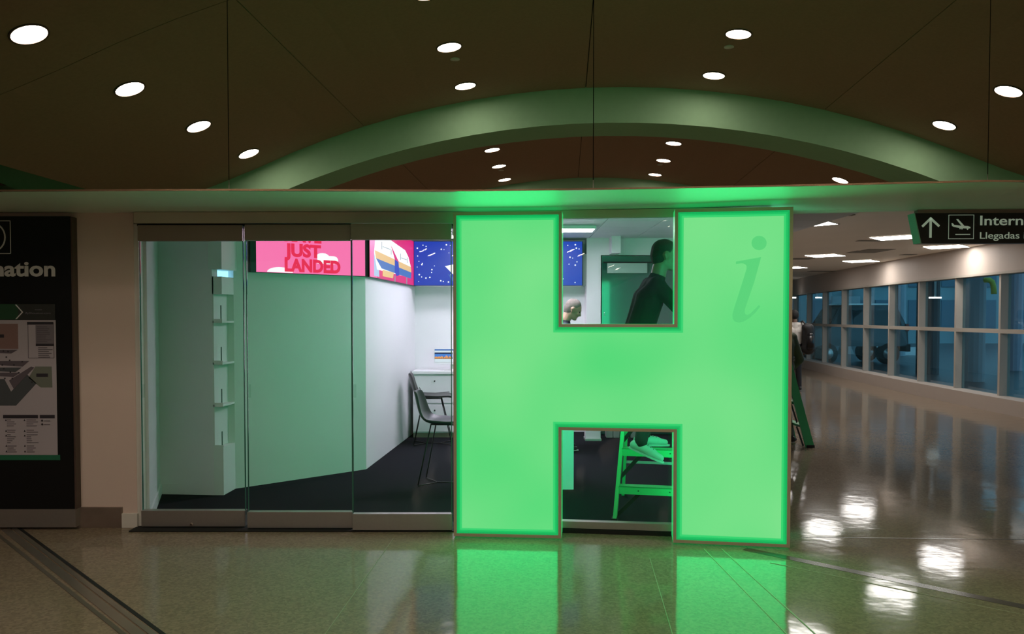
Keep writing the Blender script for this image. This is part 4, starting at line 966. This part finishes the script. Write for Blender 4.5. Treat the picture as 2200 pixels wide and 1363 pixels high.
def frame(a, b, c, d, w): return [gpts([(a, b), (c, b), (c, b+w), (a, b+w)]), gpts([(a, d-w), (c, d-w), (c, d), (a, d)]), gpts([(a, b), (a+w, b), (a+w, d), (a, d)]), gpts([(c-w, b), (c, b), (c, d), (c-w, d)])]
a = cr(1224, 107); b = cr(1408, 285)
G.many(frame(a[0], a[1], b[0], b[1], 1.1)+[gpts([cr(1275, 248), cr(1382, 248), cr(1382, 255), cr(1275, 255)])], 'icon_frame', tM, sg, 0.004)
G.poly(gpts([cr(*p) for p in ((1246, 168), (1256, 170), (1266, 182), (1320, 188), (1366, 190), (1382, 197), (1383, 206), (1372, 209), (1318, 206), (1262, 196), (1250, 188))]), 'aircraft', tM, sg, 0.004)
G.poly(gpts([cr(*p) for p in ((1279, 140), (1292, 138), (1338, 188), (1318, 188))]), 'aircraft_wing', tM, sg, 0.0045)
G.many([ellipse(gx(cr(x, 0)[0]), gz(cr(0, y)[1]), 0.005, 0.006, 10) for x, y in ((1308, 208), (1322, 209), (1362, 212))], 'aircraft_wheels', tM, sg, 0.004)
x0 = gx(cr(1452, 0)[0]); cw = gx(2200)
G.text('International Arrivals', x0, gz(cr(0, 184)[1]), gz(cr(0, 111)[1])-gz(cr(0, 184)[1]), 'lettering', tM, sg, 0.004, bold=0.012, stretch=1.32)
G.text('Llegadas internacionales', x0, gz(cr(0, 283)[1]), gz(cr(0, 232)[1])-gz(cr(0, 283)[1]), 'lettering', tM, sg, 0.004, bold=0.005, stretch=1.25)

# ------------------------------------------------------------------ OUTSIDE the corridor windows
gr = struct('ground_outside'); MB().prism([(8.75, -6), (70, -6), (70, 75), (13.2, 75), (13.2, 42), (9.0, 20)], -0.25, -0.03).build('roadway', M['asphalt'], gr)
cn = thing('canopy', 'unseen canopy added over the roadway outside corridor windows to hide some sky', 'canopy', (20, 20, 4.2))
box((9.2, -6, 4.2), (15, 40, 4.6), 'slab', M['greyconc'], cn)  # out-of-view slab, added to hide part of the sky
for k in range(6): box((9.2, 2+6.5*k, 3.9), (15, 2.5+6.5*k, 4.2), 'beam', M['greyconc'], cn)
for k, (px, y) in enumerate(((2090, 20), (1995, 22.5), (1930, 33), (2175, 24))):
    x = P(px, 600, y).x
    o = MB().prism([(x+0.3*math.cos(a), y+0.3*math.sin(a)) for a in [2*math.pi*q/16 for q in range(16)]], -0.03, 4.2).build('canopy_column', mat('column_paint', ((0.25, 0.28, 0.3), (0.05, 0.055, 0.06), (0.3, 0.35, 0.4), (0.3, 0.25, 0.3))[k], 0.6))
    tag(o, ('pale', 'dark', 'light', 'mauve')[k]+' round column standing on the roadway outside the corridor windows', 'column')
# far facade
fb = thing('terminal_building', 'teal-grey building across the roadway behind the parked van', 'building', (28, 48, -0.03))
box((12, 48, -0.03), (46, 50, 9), 'facade', mat('facade_teal', (0.20, 0.30, 0.33), 0.7, noise=0.2, scale=0.5), fb)
for k in range(16):
    x = 14+2.0*k; box((x, 47.93, 0.9), (x+1.3, 48, 2.6), 'window', mat('facade_window', (0.05, 0.12, 0.17), 0.1) if k == 0 else bpy.data.materials['facade_window'], fb)
    box((x, 47.93, 3.4), (x+1.3, 48, 5.0), 'window', bpy.data.materials['facade_window'], fb)
for k in range(5): box((13+7*k, 47.6, -0.03), (13.5+7*k, 48, 9), 'pilaster', M['greyconc'], fb)
lv = thing('louvre_stack', 'black and white louvred vent seen through the window above the van', 'vent', (0, 0, 0))
for k in range(7):
    p0 = P(1917, 617+6*k, 30); p1 = P(1928, 617+6*k, 30); box((p0.x, 30, p0.z-0.05), (p1.x, 30.1, p0.z), 'slat', M['concrete'], lv)
p0, p1 = P(1916, 612, 30.1), P(1929, 656, 30.1); box((p0.x, 30.1, -0.03), (p1.x, 30.14, p0.z+0.03), 'post', M['blackm'], lv)
# awning panels lit blue above the van
for k, (xa, xb, ya, yb_, lab) in enumerate(((1788, 1848, 637, 652, 'left'), (1861, 1874, 637, 652, 'right'))):
    a = P(xa, ya, 34); b = P(xb, yb_, 34)
    sgn = box((a.x, 34, b.z), (b.x, 34.08, a.z), 'roadside_board', mat('board_pale', (0.6, 0.7, 0.75), 0.5)); tag(sgn, 'pale roadside board above the parked van, %s one' % lab, 'board')
    # carried by posts
    MB().box(((a.x+b.x)/2-0.05, 34.08, -0.03), ((a.x+b.x)/2+0.05, 34.16, a.z)).build('post', M['greyconc'], None)
    p_ = bpy.data.objects[-1] if False else None
# yellow pipe bend
yp = MB(); pts = [P(2064, 602, 14.9)+Vector((0.45, 0, 0)), P(2074, 602, 14.9)+Vector((0.45, 0, 0)), P(2080, 606, 14.9)+Vector((0.45, 0, 0)), P(2083, 615, 14.9)+Vector((0.45, 0, 0)), P(2084, 632, 14.9)+Vector((0.45, 0, 0))]
# low white barriers
def barrier(a, b, y, lab):
    p = P(a, 760, y); q = P(b, 760, y); mb = MB()
    mb.hull8([(p.x, y-0.25, -0.03), (q.x, y-0.25, -0.03), (q.x, y+0.25, -0.03), (p.x, y+0.25, -0.03)], [(p.x+0.08, y-0.1, 0.30), (q.x-0.08, y-0.1, 0.30), (q.x-0.08, y+0.1, 0.30), (p.x+0.08, y+0.1, 0.30)])
    tag(mb.build('road_barrier', M['concrete']), lab, 'barrier', 'low white barriers on the roadway')
barrier(1745, 1779, 34.5, 'low white road barrier left of the parked van wheels'); barrier(1802, 1830, 34.5, 'low white road barrier under the van nose')
barrier(1858, 1900, 34.5, 'low white road barrier behind the van middle'); barrier(1929, 1972, 33.5, 'low white road barrier behind the rear wheel of the van')
# parked van
def vehicle():
    y = 27.0; xa, xb = P(1742, 700, y).x, P(1953, 700, y).x; L = xb-xa
    t = thing('parked_van', 'dark large passenger van parked on the road outside the corridor windows', 'van', ((xa+xb)/2, y+0.9, -0.03))
    prof = [(0.0, 0.58), (0.0, 0.95), (0.06, 1.15), (0.20, 1.25), (0.30, 1.85), (0.36, 1.98), (0.80, 2.0), (0.90, 1.93), (0.965, 1.45), (0.995, 1.15), (1.0, 0.58)]
    def side(off, tw):
        return [Vector((xa+L*u, y+off+(tw*max(0, z-1.1) if off < 0.9 else -tw*max(0, z-1.1)), z)) for u, z in prof]
    a, b = side(0, 0.18), side(1.85, 0.18); n = len(a)
    carp = mat('van_paint', (0.10, 0.125, 0.135), 0.25, 0.3)
    MB().add(a+b, [tuple(range(n)), tuple(range(n, 2*n))[::-1]]+[(i, (i+1) % n, n+(i+1) % n, n+i) for i in range(n)]).build('body', carp, t, bevel=0.03)
    wg = mat('van_glass', (0.02, 0.05, 0.06), 0.05)
    for u0, u1, s0_, s1_ in ((0.26, 0.42, 0.31, 0.42), (0.44, 0.62, 0.44, 0.62), (0.64, 0.80, 0.64, 0.80), (0.82, 0.93, 0.82, 0.88)):
        q = [(u0, 1.30), (u1, 1.30), (s1_, 1.82), (s0_, 1.82)]
        f_ = lambda u, z, o: Vector((xa+L*u, y+0.18*(z-1.1)+o, z))
        MB().hull8([f_(u, z, -0.02) for u, z in q], [f_(u, z, 0.02) for u, z in q]).build('side_window', wg, t)
    ws = MB().hull8([Vector((xa+L*0.205-0.02, y+0.15, 1.27)), Vector((xa+L*0.205-0.02, y+1.7, 1.27)), Vector((xa+L*0.30-0.02, y+1.6, 1.86)), Vector((xa+L*0.30-0.02, y+0.25, 1.86))], [Vector((xa+L*0.205, y+0.15, 1.27)), Vector((xa+L*0.205, y+1.7, 1.27)), Vector((xa+L*0.30, y+1.6, 1.86)), Vector((xa+L*0.30, y+0.25, 1.86))]).build('windscreen', wg, t)
    for u in (0.17, 0.80):
        for oy in (-0.01, 1.62):
            c = Vector((xa+L*u, y+oy, 0.36-0.03))
            w_ = MB().disc(c, (0, 1, 0), 0.36, 0.24, 24).build('wheel', M['blackm'], t); MB().disc(c-Vector((0, 0.012, 0)), (0, 1, 0), 0.2, 0.02, 16).build('hub_cap', M['alu'], w_)
    box((xa+L*0.34, y+0.3, 1.985), (xa+L*0.84, y+1.6, 2.02), 'roof_highlight', M['white'], t); box((xa+L*0.34, y+0.2, 2.0), (xa+L*0.84, y+0.24, 2.05), 'roof_rail', M['alu'], t); box((xa+L*0.34, y+1.6, 2.0), (xa+L*0.84, y+1.64, 2.05), 'roof_rail', M['alu'], t)  # highlight along the roofline painted as a white panel
    box((xa+L*0.97, y-0.01, 1.1), (xa+L*1.0, y+0.15, 1.35), 'tail_lamp', mat('tail_lamp', (0.5, 0.1, 0.08), 0.2), t); box((xa-0.02, y+0.05, 0.85), (xa+0.1, y+0.4, 1.0), 'headlamp', M['alu'], t)
    box((xa+L*0.85, y-0.02, 1.2), (xa+L*0.96, y-0.0, 1.24), 'trim_strip', M['alu'], t)
    box((xa-0.05, y+0.0, 0.4), (xa+0.08, y+1.85, 0.65), 'bumper', M['blackm'], t); box((xb-0.08, y+0.0, 0.4), (xb+0.06, y+1.85, 0.65), 'bumper', M['blackm'], t)
vehicle()
o = yp.tube(pts, 0.05, 10).build('yellow_pipe', mat('yellow_paint', (0.65, 0.75, 0.12), 0.5)); tag(o, 'bent yellow pipe outside, at top of a right-hand corridor window', 'pipe')
# standing waiting figure shape outside is left dark; roadway lamps
for k, (px, py, y) in enumerate(((2010, 640, 21), (1700, 640, 26))):
    p = P(px, py, y); l_ = thing('street_light', 'white strip light outside the corridor window%s' % (', above the dark column' if k == 0 else ', far left'), 'lamp', p)
    box((p.x-0.15, y-0.02, p.z-0.02), (p.x+0.15, y+0.06, p.z+0.02), 'tube', emis('strip_light_%d' % k, (1, 0.95, 0.9), 6), l_); box((p.x-0.02, y+0.0, p.z+0.02), (p.x+0.02, y+0.04, 3.9), 'drop_rod', M['alu'], l_)
# unify: board posts become children of their boards
for o in list(bpy.data.objects):
    if o.name.startswith('post') and o.parent is None:
        bds = [b for b in bpy.data.objects if b.name.startswith('roadside_board')]
        cx_ = sum(v.co.x for v in o.data.vertices)/len(o.data.vertices)
        b = min(bds, key=lambda b: abs(sum(v.co.x for v in b.data.vertices)/8-cx_)); o.parent = b
